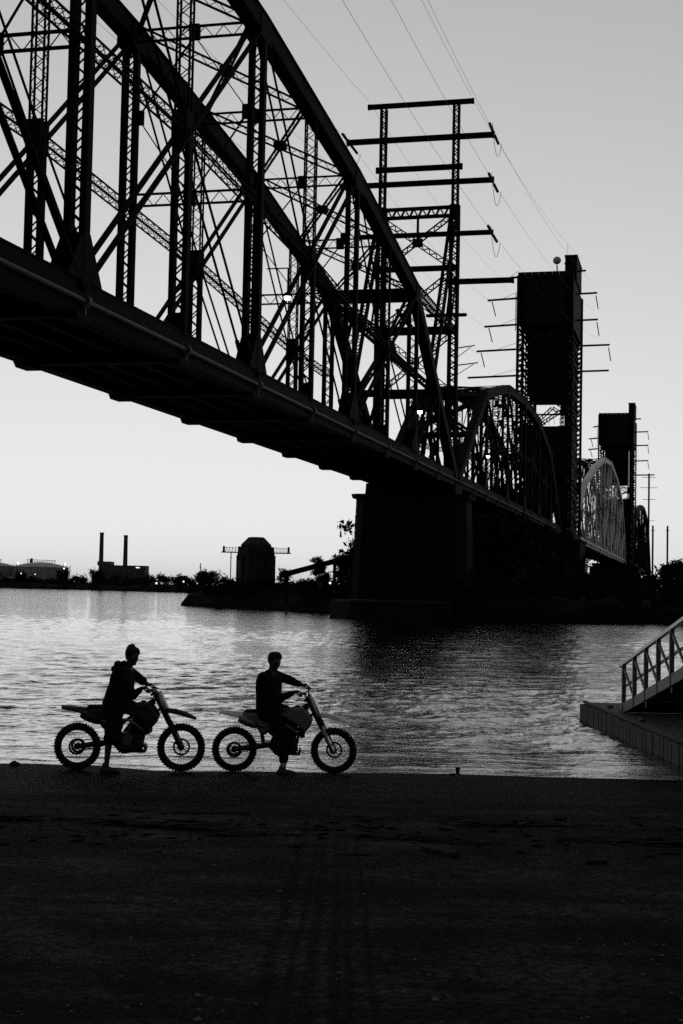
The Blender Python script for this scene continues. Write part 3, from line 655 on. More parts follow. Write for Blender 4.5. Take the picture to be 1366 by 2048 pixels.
# ================================================================== VEGETATION
def leaf_cloud(centers, radii, n, size, rs, flat=.8):
    """n leaf quads spread through a set of ellipsoidal clumps (denser at their skins)"""
    C = np.array(centers, float); Rr = np.array(radii, float); w = Rr ** 2; w /= w.sum()
    idx = rs.choice(len(C), n, p=w); d = rs.normal(size=(n, 3)); d /= np.linalg.norm(d, axis=1)[:, None]
    rr = Rr[idx] * (rs.rand(n) ** .45) * (1 + .25 * rs.normal(size=n)); P = C[idx] + d * rr[:, None] * np.array([1, 1, flat])
    a = rs.normal(size=(n, 3)); a /= np.linalg.norm(a, axis=1)[:, None]; b = np.cross(a, rs.normal(size=(n, 3))); b /= np.linalg.norm(b, axis=1)[:, None] + 1e-9
    sz = size * rs.uniform(.5, 1.3, n)[:, None]
    v = np.stack([P - a * sz, P + b * sz * .45, P + a * sz, P - b * sz * .45], 1).reshape(-1, 3)
    return v, np.arange(4 * n).reshape(n, 4)
def quads(name, v, f, mat_, parent=None):
    me = bpy.data.meshes.new(name); me.vertices.add(len(v)); me.vertices.foreach_set('co', np.ascontiguousarray(v, dtype=np.float32).ravel())
    me.loops.add(f.size); me.loops.foreach_set('vertex_index', f.ravel().astype(np.int32)); me.polygons.add(len(f))
    me.polygons.foreach_set('loop_start', np.arange(0, f.size, 4, dtype=np.int32)); me.update(calc_edges=True)
    return link(name, me, mat_, parent)
def tree(label, x, y, z, h, w, seed, leaves=2500, leaf=.2, lean=0.0, trunk_h=.35, name='tree', cat='tree', group=None, bare=False, fl=.85, tilt=(0, 0)):
    rs = np.random.RandomState(seed); root = thing(name, label, cat, (x, y, z), 0, group)
    m = MB(); tips = []; r0 = max(.04, h * .022)
    def limb(p, d, L, r, lv):
        pts = [p]; q = p; n = 4
        for i in range(n):
            d = nrm(d + rs.normal(0, .13, 3) + V(0, 0, .05)); q = q + d * L / n; pts.append(q)
        m.tube(pts, [r * (1 - .5 * i / n) for i in range(n + 1)], 5 if lv else 7, False)
        if lv >= 3 or L < h * .09: tips.append(q); return
        for j in range(rs.randint(2, 4)):
            k = rs.randint(2, n + 1); a = rs.uniform(0, 6.28); sp = rs.uniform(.45, .95)
            d2 = nrm(d + V(math.cos(a) * sp * w / h * 1.6, math.sin(a) * sp * w / h * 1.6, rs.uniform(-.05, .35))); limb(pts[k], d2, L * rs.uniform(.55, .8), r * .55, lv + 1)
        tips.append(q)
    limb(V(0, 0, -.3), V(lean + tilt[0], tilt[1], 1), h * trunk_h + .3, r0, 0)
    m.build('trunk', M['bark'], root, True)
    T = np.array(tips); sp = np.array([w / 2 / (np.abs(T[:, :2]).max() + 1e-6), h / (T[:, 2].max() + 1e-6)])
    cr = rs.uniform(.6, 1.25, len(T)) * w * .15
    v, f = leaf_cloud(T, cr, leaves, leaf, rs, fl)
    quads('crown', v, f, M['leaf'], root); return root
def bush(label, x, y, z, h, w, seed, leaves=900, leaf=.14, group=None, dy=None, name='bush', n=9):
    rs = np.random.RandomState(seed); root = thing(name, label, 'bush', (x, y, z), 0, group); dy = dy or w
    C = [(rs.uniform(-.5, .5) * w * .8, rs.uniform(-.5, .5) * dy * .8, h * rs.uniform(.18, .72)) for _ in range(n)]
    m = MB()
    for c in C: m.tube([(c[0] * .3, c[1] * .3, -.3), (c[0] * .7, c[1] * .7, c[2] * .5), c], [.04, .03, .015], 4, False)
    m.build('stem', M['bark'], root)
    v, f = leaf_cloud(C, [min(w, h) * rs.uniform(.22, .42) for _ in C], leaves, leaf, rs, .8); quads('foliage', v, f, M['leaf'], root); return root

# near bank and island: brush in a row along the water, each shrub its own
rs0 = random.Random(5)
def bank_edge(x):
    px = [-19.6, -12, -5, -1, 3, 8.5, 11.2, 14, 20, 31, 60, 140]; py = [177, 164, 152, 146, 141, 133, 121, 119.5, 122, 129, 138, 150]
    return float(np.interp(x, px, py))
def thicket(name, label, spots, leaf, seed, per):
    """brush that reads as one dark mass"""
    rs = np.random.RandomState(seed); Vs = []; n0 = 0; F = []; m = MB()
    for (x, y, z, h, w) in spots:
        C = [(x + rs.uniform(-.5, .5) * w * .85, y + rs.uniform(-.5, .5) * w * .85, z + h * rs.uniform(.1, .8)) for _ in range(9)]
        v, f = leaf_cloud(C, [min(w, h) * rs.uniform(.16, .36) for _ in C], per, leaf, rs, .85); Vs.append(v); F.append(f + n0); n0 += len(v)
    tag(quads(name, np.concatenate(Vs), np.concatenate(F), M['leaf']), label, 'brush', kind='stuff')
sp = []
for i in range(30):
    x = -17.8 + i * .66 + rs0.uniform(-.3, .3); sp.append((x, bank_edge(x) + rs0.uniform(2, 9), 1.2, (rs0.uniform(1.6, 3.0) if x > -14.5 else rs0.uniform(.9, 1.8)), rs0.uniform(2, 3.6)))
thicket('island_undergrowth', 'dark undergrowth covering the island left of the masonry pier', sp, .17, 51, 700)
sp = []
for i in range(46):
    x = 6 + i * 1.15 + rs0.uniform(-.6, .6); sp.append((x, bank_edge(x) + rs0.uniform(1.5, 14), 1.0, rs0.uniform(2.4, 4.4), rs0.uniform(2.6, 4.8)))
thicket('bank_thicket', 'dark thicket along the right bank beneath the bridge', sp, .2, 52, 800)
sp = []
for i in range(34): x = 24 + i * 1.7 + rs0.uniform(-1, 1); sp.append((x, 200 + rs0.uniform(-30, 50), 1.2, rs0.uniform(4, 6.2), rs0.uniform(5, 8)))
for i in range(44): q = BW(143 + i * 2.6, rs0.uniform(19, 34)); sp.append((q.x, q.y, 1.2, rs0.uniform(8.8, 10.8), rs0.uniform(5, 7)))
for i in range(26): q = BW(139.5 + i * 1.3, rs0.uniform(17, 31)); sp.append((q.x, q.y, 1.2, rs0.uniform(10.2, 11.4), rs0.uniform(3.5, 5)))
thicket('bank_woodland', 'dark woodland filling the space beneath the farther spans', sp, .34, 53, 1100)
tree('leafy tree leaning against the left flank of the masonry pier', -.2, 149, 1.2, 7.0, 4.6, 38, 9000, .12, lean=.06)
tree('sprawling young tree at the left foot of the pier', -2.4, 151, 1.2, 5.6, 3.2, 37, 3600, .11, lean=-.2)
tree('spindly tree right behind the round stone pivot tower', -7.6, 189, 1.4, 4.5, 3.2, 33, 1100, .14)
tree('round-topped dark tree on the island, left of the stone pivot tower', -18.6, 196, 1.0, 4.3, 4.6, 35, 3000, .16)
tree('bushy tree at the far right edge behind the masts', 70.5, 296, 1.5, 9.6, 10, 41, 5200, .3)
tree('feathery tree left of the right-edge poles', 65.2, 292, 1.5, 6.2, 3.5, 43, 1200, .22)
tree('dark tree below the distant lift tower', 57, 280, 1.5, 7.5, 9, 44, 3200, .3)
tree('broad dark tree at the extreme right edge', 75, 290, 1.5, 8.5, 9, 45, 3600, .3)

# far shore: trees one by one along the waterfront
rsf = random.Random(12); sp = []
x = -140.0
while x < 60:
    y = float(np.interp(x, [-130, -90, -50, 0, 80], [505, 486, 444, 428, 410])); hh = rsf.uniform(2.6, 5.0)
    if -122 < x < -104: hh *= .8
    sp.append((x, y + rsf.uniform(6, 18), .6, hh + .6, rsf.uniform(5, 8.5))); x += rsf.uniform(1.5, 2.8)
thicket('far_shore_woods', 'dark line of far-off waterfront woods along the opposite shore', sp, .45, 54, 420)
for i, (x, y, h, w, lab) in enumerate(((-97.5, 500, 6.3, 7, 'taller tree between the storage tanks and the twin chimneys'), (-84.5, 492, 7.0, 9, 'dense tree in front of the twin chimney plant'), (-112, 505, 6.2, 11, 'dark tree mass in front of the domed tank'), (-53, 462, 6.0, 8, 'tree right of the long plant building on the far shore'), (-44, 452, 6.8, 6, 'tree below the slim far mast'))):
    tree(lab, x, y, 1.2, h, w, 600 + i, 1500, .4)

# ================================================================== ISLAND: pivot tower, catwalk, inclined girder
def pivot_tower():
    root = thing('pivot_tower', 'round stone tower with domed roof and side catwalks on the island', 'tower', (-11.05, 186, 0)); z0 = 0
    n = 8; r = 2.42
    def ring(r_, z): return [(r_ * math.cos(2 * math.pi * (k + .5) / n), r_ * math.sin(2 * math.pi * (k + .5) / n), z) for k in range(n)]
    def stack(nm, lv, mt):
        m = MB(); vs_ = []; f = []
        for r_, z in lv: vs_ += ring(r_, z)
        for i in range(len(lv) - 1):
            for k in range(n): k2 = (k + 1) % n; f.append((i * n + k, i * n + k2, (i + 1) * n + k2, (i + 1) * n + k))
        f.append(tuple(range(n - 1, -1, -1))); f.append(tuple((len(lv) - 1) * n + k for k in range(n))); m.add(vs_, f); return m.build(nm, mt, root)
    stack('wall', [(r * 1.0, .5), (r, 6.6)], M['pivot']); stack('cornice', [(r * 1.06, 6.6), (r * 1.08, 6.95)], M['pivot'])
    stack('parapet', [(r * 1.04, 6.95), (r * 1.04, 7.7)], M['pivot']); stack('roof', [(r * .88, 7.75), (r * .86, 8.0), (r * .46, 8.92), (r * .40, 8.98)], M['pivot'])
    for k in range(n):
        a = 2 * math.pi * k / n; m = MB(); c, s_ = math.cos(a), math.sin(a); rr = r * 1.0
        m.bar(V(c * rr, s_ * rr, .6), V(c * rr, s_ * rr, 6.6), .28, .28, (c, s_, 0)); m.build('buttress', M['pivot'], root)
        a += math.pi / n; c, s_ = math.cos(a), math.sin(a); rr = r * .955
        m = MB(); m.bar(V(c * rr, s_ * rr, 3.6), V(c * rr, s_ * rr, 5.9), .1, .42, (-s_, c, 0)); m.build('window', M['glass'], root)
    for i in range(4): m = MB(); m.box((-.9 + i * .6, -r * .72, 8.35), (.16, .2, .2)); m.build('roof_vent', M['tank'], root)
    for s_ in (-1, 1):
        m = MB(); x0, x1 = s_ * 2.3, s_ * 4.35
        m.bar((x0, 0, 6.95), (x1 + s_ * .2, 0, 6.95), .5, .14); m.build('catwalk', M['steel'], root)
        m = MB(); m.bar((x0, 0, 7.65), (x1, 0, 7.55), .05, .05)
        for i in range(6): xx = x0 + (x1 - x0) * i / 5; m.bar((xx, 0, 6.95), (xx, 0, 7.6), .06, .06)
        for i in range(5): xx = x0 + (x1 - x0) * i / 5; m.bar((xx, 0, 6.95), (xx + (x1 - x0) / 5, 0, 7.6), .04, .04)
        m.build('catwalk_rail', M['steel'], root)
        m = MB(); m.box((x1 - s_ * .12, 0, 7.35), (.26, .3, .8)); m.build('signal_box', M['steel'], root)
pivot_tower()
def girder():
    root = thing('inclined_girder', 'dark inclined conveyor girder between the stone pivot tower and the pier tree', 'girder', (0, 150, 0))
    m = MB(); m.laced2((-6.4, 0, 3.75), (.6, 0, 5.75), (0, 0, 1), .45, .12, .5, .45, .08); m.box((-2.9, 0, 4.75), (.01, .01, .01)); m.build('girder_web', M['steel'], root)
    m = MB(); m.bar((-6.4, 0, 3.75), (.6, 0, 5.75), .4, .42); m.build('girder_core', M['steel'], root)
    for x, z in ((-5.6, 3.9), (-.6, 5.3)): m = MB(); m.bar((x, 0, .8), (x, 0, z), .35, .35); m.build('support_leg', M['steel'], root)
girder()

# ================================================================== FAR SHORE industry
def storage_tank(label, x, y, r, h, dome):
    root = thing('storage_tank', label, 'tank', (x, y, 0))
    m = MB(); m.lathe([(r, 1), (r, h), (r * 1.012, h), (r * 1.012, h + .25), (r, h + .25)], (0, 0, 0), 'z', 40); m.build('shell', M['tank'], root)
    m = MB(); m.lathe([(r, h + .25), (r * .75, h + .25 + dome * .45), (r * .4, h + .25 + dome * .85), (.05, h + .25 + dome)], (0, 0, 0), 'z', 40); m.build('dome_roof', M['tankroof'], root)
    for k in range(10):
        a = -math.pi * (k + .5) / 10; m = MB(); m.bar((r * 1.01 * math.cos(a), r * 1.01 * math.sin(a), 1), (r * 1.01 * math.cos(a), r * 1.01 * math.sin(a), h), .25, .25); m.build('stiffener', M['tank'], root)
    m = MB(); zz = h + dome
    for i in range(12): m.bar((-r * .5 + i * r / 11, 0, zz - .8), (-r * .5 + i * r / 11, 0, zz + 1.1), .12, .12)
    m.bar((-r * .55, 0, zz + 1.1), (r * .55, 0, zz + .9), .12, .16); m.bar((-r * .55, 0, zz + .5), (r * .55, 0, zz + .4), .08, .1); m.build('roof_railing', M['rust'], root)
    m = MB(); m.box((-r * .35, -.2, zz + .5), (.8, .8, 2.2)); m.build('vent', M['rust'], root)
    m = MB()
    for i in range(14): m.bar((r + .3, -r * .4, 1 + i * h / 14), (r + 1.5, -r * .4, 1 + i * h / 14), .2, .12)
    m.bar((r + .3, -r * .4, 1), (r + .3, -r * .4, h + 1), .2, .2); m.bar((r + 1.5, -r * .4, 1), (r + 1.5, -r * .4, h + 1), .2, .2); m.build('stair_tower', M['rust'], root)
storage_tank('domed storage tank with railing on the left shore', -112.5, 535, 10.2, 7.6, 1.9)
storage_tank('storage tank cut off by the left edge of the picture', -134.5, 540, 11.0, 7.8, 1.8)
def plant():
    root = thing('power_plant', 'long flat-roofed brick plant building with two tall chimneys', 'building', (-82, 522, 0))
    m = MB(); m.box((2, 5, 4.9), (17, 10, 7.8)); m.build('wall', M['brick'], root)
    m = MB(); m.box((2, 5, 8.85), (17.4, 10.4, .3)); m.build('parapet', M['brick'], root)
    m = MB(); m.box((-5, 6, 9.6), (5, 8, 1.5)); m.build('penthouse', M['brick'], root)
    for i in range(9):
        for j in range(2):
            w = MB(); w.box((-5.4 + i * 1.85, -.03, 3.6 + j * 2.6), (.9, .1, 1.4)); wo = w.build('window', M['glass'], root)
    for x, zt in ((-6.3, 21.0), (2.6, 20.2)):
        m = MB(); m.lathe([(.95, 1), (.72, zt - .6), (.82, zt - .6), (.82, zt), (.6, zt)], (x, 3, 0), 'z', 16); m.build('chimney', M['chim'], root)
    m = MB(); m.box((7.5, -.06, 8.3), (.9, .1, .35)); m.box((8.2, -.06, 8.3), (.3, .1, .35)); m.build('wall_light', M['lampfar'], root)
plant()
def shed(label, x, y, w, h):
    root = thing('shore_shed', label, 'building', (x, y, 0))
    m = MB(); m.box((0, 3, 1 + h / 2), (w, 6, h)); m.build('wall', M['tank'], root); m = MB(); m.prism([(-w / 2 - .2, 1 + h), (w / 2 + .2, 1 + h), (w / 2, 1.35 + h), (-w / 2, 1.35 + h)], [(-.2, 1), (6.2, 1)]); m.build('roof', M['tankroof'], root)
shed('pale low shed in front of the cut-off tank', -124, 512, 9, 2.6); shed('pale low shed at the foot of the tank stair tower', -100.5, 510, 8, 2.0)
shed('small pale shed beneath the inclined girder', -1.9, 158, 1.1, 2.6)
def lamp_post(label, x, y, h, r=.32):
    root = thing('shore_lamp', label, 'lamp', (x, y, 0))
    m = MB(); m.bar((0, 0, .8), (0, 0, h), .14, .14); m.bar((0, 0, h), (.5, 0, h + .05), .1, .1); m.build('pole', M['steel'], root)
    m = MB(); m.lathe([(.001, -r), (r * .7, -r * .7), (r, 0), (r * .7, r * .7), (.001, r)], (.5, -.1, h - .2), 'z', 10); m.build('lamp_head', M['lampfar'], root, True)
for i, (x, y, h, r, lab) in enumerate(((-118.3, 520, 9.2, .5, 'brightest shore lamp in front of the domed tank'), (-112.5, 500, 5.4, .22, 'small shore lamp below the domed tank'), (-107.6, 500, 5.2, .2, 'small shore lamp right of the dark tree mass'),
        (-101.3, 521, 9.2, .4, 'topmost lamp of the tank stair tower'), (-101.6, 521, 7.6, .3, 'middle lamp of the tank stair tower'), (-101.8, 521, 5.9, .3, 'lowest lamp of the tank stair tower'), (-99.5, 505, 3.0, .3, 'lamp over the shed at the stair tower'),
        (-58.5, 450, 2.9, .3, 'lamp at the shoreline right of the plant'), (-49.5, 446, 3.6, .26, 'lamp between trees below the slim far mast'), (-45, 444, 3.2, .3, 'bright low lamp near the island tip'), (-40.8, 442, 3.6, .26, 'lamp left of the round-topped island tree'),
        (-1.25, 150, 4.25, .09, 'upper little lamp beneath the inclined girder'), (-1.55, 150, 3.3, .12, 'lower little lamp beneath the inclined girder'))):
    lamp_post(lab, x, y, h, r)
for x, y, h, lab in ((-46.2, 470, 9.6, 'short slim mast on the far shore'), (-36.2, 470, 13.6, 'tall slim mast on the far shore, left of the island tree')):
    root = thing('far_pole', lab, 'mast', (x, y, 0)); m = MB(); m.bar((0, 0, .5), (0, 0, h), .3, .3); m.build('pole', M['steel'], root); m = MB(); m.bar((-.5, 0, h * .86), (.5, 0, h * .86), .1, .12); m.build('crosspiece', M['steel'], root)

# ================================================================== FLOATING DOCK and GANGWAY
def dock():
    zt = .345; root = thing('floating_dock', 'grey floating dock with vertical fender boards on the right', 'dock', (5.25, 30.4, 0))
    ex, ey = .30, -9.5       # near edge runs towards the ramp
    nb = 40; rs = random.Random(4)
    proto = MB(); proto.box((0, 0, 0), (.205, .06, .42)); pm = proto.mesh('board')
    ang = math.atan2(ey, ex)
    for i in range(nb):
        f = (i + .5) / nb; o = link('fender_board', pm, M['dock'], root); o.location = (ex * f - .075, ey * f, zt - .225 + rs.uniform(-.008, .008)); o.rotation_euler = (0, rs.uniform(-.02, .02), ang); o.scale = (1, 1 + rs.uniform(-.2, .2), 1)
    for i in range(14):
        o = link('fender_board', pm, M['dock'], root); o.location = (.08 + i * .24, .05, zt - .225 + rs.uniform(-.008, .008)); o.rotation_euler = (0, 0, rs.uniform(-.02, .02))
    m = MB(); P = [(.0, 0), (3.3, 0), (3.6, ey), (ex, ey)]
    m.add([(x, y, zt - .45) for x, y in P] + [(x, y, zt - .03) for x, y in P], [(0, 1, 2, 3), (7, 6, 5, 4), (0, 4, 5, 1), (1, 5, 6, 2), (2, 6, 7, 3), (3, 7, 4, 0)]); m.build('float', M['rubber'], root)
    npl = 56
    for i in range(npl):
        y0 = ey * i / npl; y1 = ey * (i + 1) / npl + .012; x0 = ex * i / npl; m = MB(); m.box(((x0 + x0 + 3.25) / 2, (y0 + y1) / 2, zt - .005), (3.25, abs(y1 - y0), .045)); m.build('deck_plank', M['deck'], root)
    m = MB(); m.bar((-.01, .0, zt + .035), (ex - .01, ey, zt + .035), .06, .05); m.build('edge_rail', M['deck'], root)
    for i in range(3): m = MB(); m.bar((.25, -1.3 - 3 * i, zt + .07), (.28, -1.6 - 3 * i, zt + .07), .05, .06); m.box((.26, -1.45 - 3 * i, zt + .035), (.05, .1, .07)); m.build('cleat', M['dmetal'], root)
dock()
def gangway():
    root = thing('gangway', 'sloping metal gangway with truss handrails leading down to the dock', 'gangway', (5.60, 28.0, 0))
    zb0 = CAMZ - 2.36; sl = .2025; n = 12; dy = -1.0; H = .945
    for x, near in ((0, True), (1.25, False)):
        for i in range(n):
            y = dy * i; z = zb0 + sl * i; m = MB(); m.box((x, y, z + H / 2), (.075, .075, H)); m.build('rail_post', M['alu'], root)
            if i < n - 1:
                m = MB(); m.bar((x, y - .02, z + H - .05), (x, y + dy + .03, z + sl + .18), .035, .045); m.build('rail_diagonal', M['alu'], root)
        m = MB(); m.bar((x, .38, zb0 + H + .03 - sl * .38), (x, dy * (n - 1) - .2, zb0 + H + .03 + sl * (n - 1 + .2)), .075, .06); m.build('handrail', M['rail'], root)
        m = MB(); m.bar((x + .03, .02, zb0 + H * .56), (x + .03, dy * (n - 1), zb0 + H * .56 + sl * (n - 1)), .03, .05); m.build('mid_rail', M['alu'], root)
        m = MB(); m.bar((x, .12, zb0 + .10 - sl * .12), (x, dy * (n - 1) - .2, zb0 + .10 + sl * (n - 1 + .2)), .05, .19); m.build('side_beam', M['alu'], root)
    for i in range(11 * 5):
        y = -.2 * (i + .5); m = MB(); m.bar((.03, y, zb0 + .04 + sl * (-y)), (1.22, y, zb0 + .04 + sl * (-y)), .19, .03); m.build('tread', M['deck'], root)
    m = MB(); m.add([(.0, .15, zb0 + .06), (1.25, .15, zb0 + .06), (1.25, .75, zb0 - .005), (0, .75, zb0 - .005), (.0, .15, zb0 + .03), (1.25, .15, zb0 + .03), (1.25, .75, zb0 - .03), (0, .75, zb0 - .03)], [(0, 1, 2, 3), (7, 6, 5, 4), (0, 4, 5, 1), (1, 5, 6, 2), (2, 6, 7, 3), (3, 7, 4, 0)]); m.build('transition_plate', M['alu'], root)
    for i in range(0, n, 2):
        m = MB(); m.bar((0, dy * i, zb0 - .06 + sl * i), (1.25, dy * i, zb0 - .06 + sl * i), .1, .1); m.build('cross_beam', M['dmetal'], root)
gangway()

# ================================================================== MOTORCYCLES
def wheel(parent, x, z, r, w, disc_side, spr=False):
    wh_ = bpy.data.objects.new('wheel', None); COL.objects.link(wh_); wh_.parent = parent; wh_.location = (x, 0, z)
    m = MB(); pr = []
    for i in range(14): a = 2 * math.pi * i / 14; pr.append((r - .052 + .046 * math.cos(a), w / 2 * math.sin(a)))
    m.lathe(pr, (0, 0, 0), 'y', 56, True)
    nk = 46
    for k in range(nk):
        a = 2 * math.pi * k / nk
        for yy, ww in (((-.028, .026), (.028, .026)) if k % 2 else ((0, .03), (-.05, .02), (.05, .02))):
            c, s_ = math.cos(a), math.sin(a); ro = r - (.004 if abs(yy) < .04 else .016)
            m.bar((c * (ro - .012), yy, s_ * (ro - .012)), (c * (ro + .006), yy, s_ * (ro + .006)), ww, .024, (0, 1, 0))
    m.build('tyre', M['rubber'], wh_)
    m = MB(); ri = r - .096; m.lathe([(ri, -.03), (ri + .012, -.032), (ri + .016, 0), (ri + .012, .032), (ri, .03), (ri - .012, 0)], (0, 0, 0), 'y', 44, True); m.build('rim', M['dmetal'], wh_)
    m = MB()
    for k in range(32):
        a = 2 * math.pi * k / 32; a2 = a + (.35 if k % 2 else -.35); y = .025 if (k // 2) % 2 else -.025
        m.bar((.035 * math.cos(a2), y, .035 * math.sin(a2)), (ri * math.cos(a), 0, ri * math.sin(a)), .004, .004, (0, 1, 0), False)
    tag(m.build('spokes', M['metal'], wh_), kind='stuff')
    m = MB(); m.lathe([(.001, -.05), (.045, -.05), (.045, -.03), (.028, -.02), (.028, .02), (.045, .03), (.045, .05), (.001, .05)], (0, 0, 0), 'y', 18); m.build('hub', M['dmetal'], wh_)
    m = MB(); ro = .125 if not spr else .118; yd = disc_side * .062
    m.lathe([(ro - .028, yd - .003), (ro, yd - .003), (ro, yd + .003), (ro - .028, yd + .003)], (0, 0, 0), 'y', 36, True)
    for k in range(6): a = 2 * math.pi * k / 6; m.bar((.03 * math.cos(a), yd, .03 * math.sin(a)), ((ro - .02) * math.cos(a + .4), yd, (ro - .02) * math.sin(a + .4)), .006, .016, (0, 1, 0))
    m.build('brake_disc', M['dmetal'], wh_)
    if spr:
        m = MB(); m.lathe([(.07, .055), (.105, .055), (.105, .062), (.07, .062)], (0, 0, 0), 'y', 30, True)
        for k in range(24): a = 2 * math.pi * k / 24; m.bar((.1 * math.cos(a), .058, .1 * math.sin(a)), (.115 * math.cos(a), .058, .115 * math.sin(a)), .006, .012, (0, 1, 0))
        for k in range(5): a = 2 * math.pi * k / 5; m.bar((.02 * math.cos(a), .058, .02 * math.sin(a)), (.08 * math.cos(a), .058, .08 * math.sin(a)), .006, .02, (0, 1, 0))
        m.build('sprocket', M['dmetal'], wh_)
    return wh_

def motorcycle(label, loc, scale, pal, rz=0.0, steer=0.0, br=0.0):
    """rear axle at x = 0, front to +x, y to the left; r.h. side (y<0) faces the camera"""
    root = thing('dirt_bike', label, 'motorcycle', loc, rz); root.scale = (scale,) * 3
    p_tail, p_side, p_tank, p_plate, p_fend = pal
    wheel(root, 0, .335, .335, .115, -1, True)
    # --- rear end
    m = MB()
    for yy in (-.105, .105): m.tube([(0, yy * .9, .335), (.3, yy, .38), (.56, yy * .7, .415)], [.026, .034, .036], 8)
    m.box((.5, 0, .41), (.07, .18, .07)); m.build('swingarm', M['dmetal'], root)
    m = MB(); m.tube([(.43, 0, .43), (.37, 0, .78)], .028, 10)
    for i in range(9): f = i / 8; m.lathe([(.03, -.006), (.045, 0), (.03, .006)], (.425 - .045 * f, 0, .48 + .22 * f), 'z', 12)
    m.build('rear_shock', M['metal'], root)
    m = MB(); m.tube([(0, .085, .41), (.55, .085, .46)], .008, 5); m.tube([(0, .085, .26), (.55, .085, .38)], .008, 5); m.build('chain', M['dmetal'], root)
    # --- frame
    m = MB()
    for s_ in (-1, 1):
        m.tube([(1.04, s_ * .03, 1.0), (.86, s_ * .12, .86), (.62, s_ * .13, .66), (.54, s_ * .12, .38), (.66, s_ * .1, .27), (.9, s_ * .08, .29), (1.0, s_ * .03, .8)], .022, 7)
        m.tube([(.72, s_ * .1, .85), (.3, s_ * .08, .83), (.12, s_ * .06, .86)], .014, 6); m.tube([(.58, s_ * .12, .55), (.26, s_ * .09, .82)], .013, 6)
    m.tube([(1.015, 0, .80), (1.075, 0, 1.03)], .038, 10); m.build('frame', M['dmetal'], root)
    m = MB(); m.prism([(.34, .62), (.60, .56), (.66, .84), (.34, .86)], [(-.085, .92), (.085, .92)]); m.build('airbox', M['plast_d'], root)
    # --- engine
    e = MB(); e.prism([(.58, .30), (.86, .28), (.95, .34), (.93, .50), (.80, .56), (.60, .54), (.54, .42)], [(-.15, .82), (-.12, 1), (.12, 1), (.15, .82)]); eo = e.build('engine', M['dmetal'], root)
    m = MB(); m.lathe([(.001, -.172), (.07, -.172), (.082, -.155), (.085, -.14)], (.73, 0, .455), 'y', 24); m.build('clutch_cover', M['metal'], eo)
    m = MB(); m.lathe([(.001, -.165), (.045, -.165), (.05, -.15)], (.86, 0, .42), 'y', 18); m.build('generator_cover', M['dmetal'], eo)
    m = MB(); m.prism([(.74, .54), (.92, .52), (.96, .76), (.80, .80)], [(-.085, .9), (-.07, 1), (.07, 1), (.085, .9)])
    for i in range(6): z = .57 + i * .035; m.prism([(.73 + i * .006, z), (.955 + i * .004, z - .012), (.955 + i * .004, z - .004), (.73 + i * .006, z + .008)], [(-.1, 1), (.1, 1)])
    m.build('cylinder', M['dmetal'], eo)
    m = MB(); m.prism([(.60, .27), (.98, .27), (1.0, .34), (.97, .40), (.96, .30), (.60, .29)], [(-.1, 1), (.1, 1)]); m.build('skid_plate', M['dmetal'], root)
    for s_ in (-1, 1): m = MB(); m.prism([(.98, .52), (1.05, .54), (1.06, .80), (.98, .80)], [(s_ * .10, 1), (s_ * .17, .96)]); m.build('radiator', M['dmetal'], root)
    # --- exhaust on the right
    m = MB(); m.tube([(.95, -.02, .66), (1.0, -.08, .60), (.97, -.13, .56), (.86, -.15, .66), (.74, -.14, .74), (.56, -.13, .72), (.42, -.13, .70), (.30, -.135, .72)], [.022, .023, .023, .024, .026, .026, .026, .03], 9); m.build('exhaust_pipe', M['metal'], root, True)
    m = MB(); pts = [(.34, -.145, .695), (.28, -.15, .725), (.12, -.155, .79), (.06, -.155, .805)]; m.tube(pts, [.035, .062, .064, .045], 14); m.build('muffler', M['metal' if pal[0] != 'plast_d' else 'dmetal'], root, True)
    # --- plastics
    m = MB(); vs_ = []
    def strip(nm, prof, mt, th=.012):
        """prof: list of (x, z, half width, droop)"""
        m = MB(); n = 7; vs_ = []; f = []
        for x, z, hw, dr in prof:
            for j in range(n): u = -1 + 2 * j / (n - 1); vs_.append((x, u * hw, z - dr * u * u))
        k = len(prof); base = len(vs_); vs_ += [(x, y, z - th) for x, y, z in vs_]
        for i in range(k - 1):
            for j in range(n - 1):
                a = i * n + j; f.append((a, a + 1, a + n + 1, a + n)); f.append((base + a, base + a + n, base + a + n + 1, base + a + 1))
            for j in (0, n - 1): a = i * n + j; f.append((a, a + n, base + a + n, base + a))
        for i in (0, k - 1):
            for j in range(n - 1): a = i * n + j; f.append((a, a + 1, base + a + 1, base + a))
        m.add(vs_, f); return m.build(nm, mt, root, False)
    strip('rear_fender', [(-.24, .905, .045, .02), (-.1, .908, .085, .045), (.05, .90, .10, .07), (.2, .888, .11, .085), (.34, .87, .11, .09)], M[p_tail], .02)
    strip('front_fender', [(1.20, .88, .05, .01), (1.28, .905, .07, .04), (1.40, .897, .075, .055), (1.53, .863, .07, .055), (1.63, .817, .055, .04), (1.695, .775, .02, .01)], M[p_fend], .02)
    m = MB(); m.prism([(1.215, .855), (1.30, .885), (1.42, .875), (1.55, .835), (1.56, .815), (1.42, .835), (1.30, .835)], [(-.066, .98), (-.05, 1), (.05, 1), (.066, .98)]); m.build('fender_rib', M[p_fend], root)
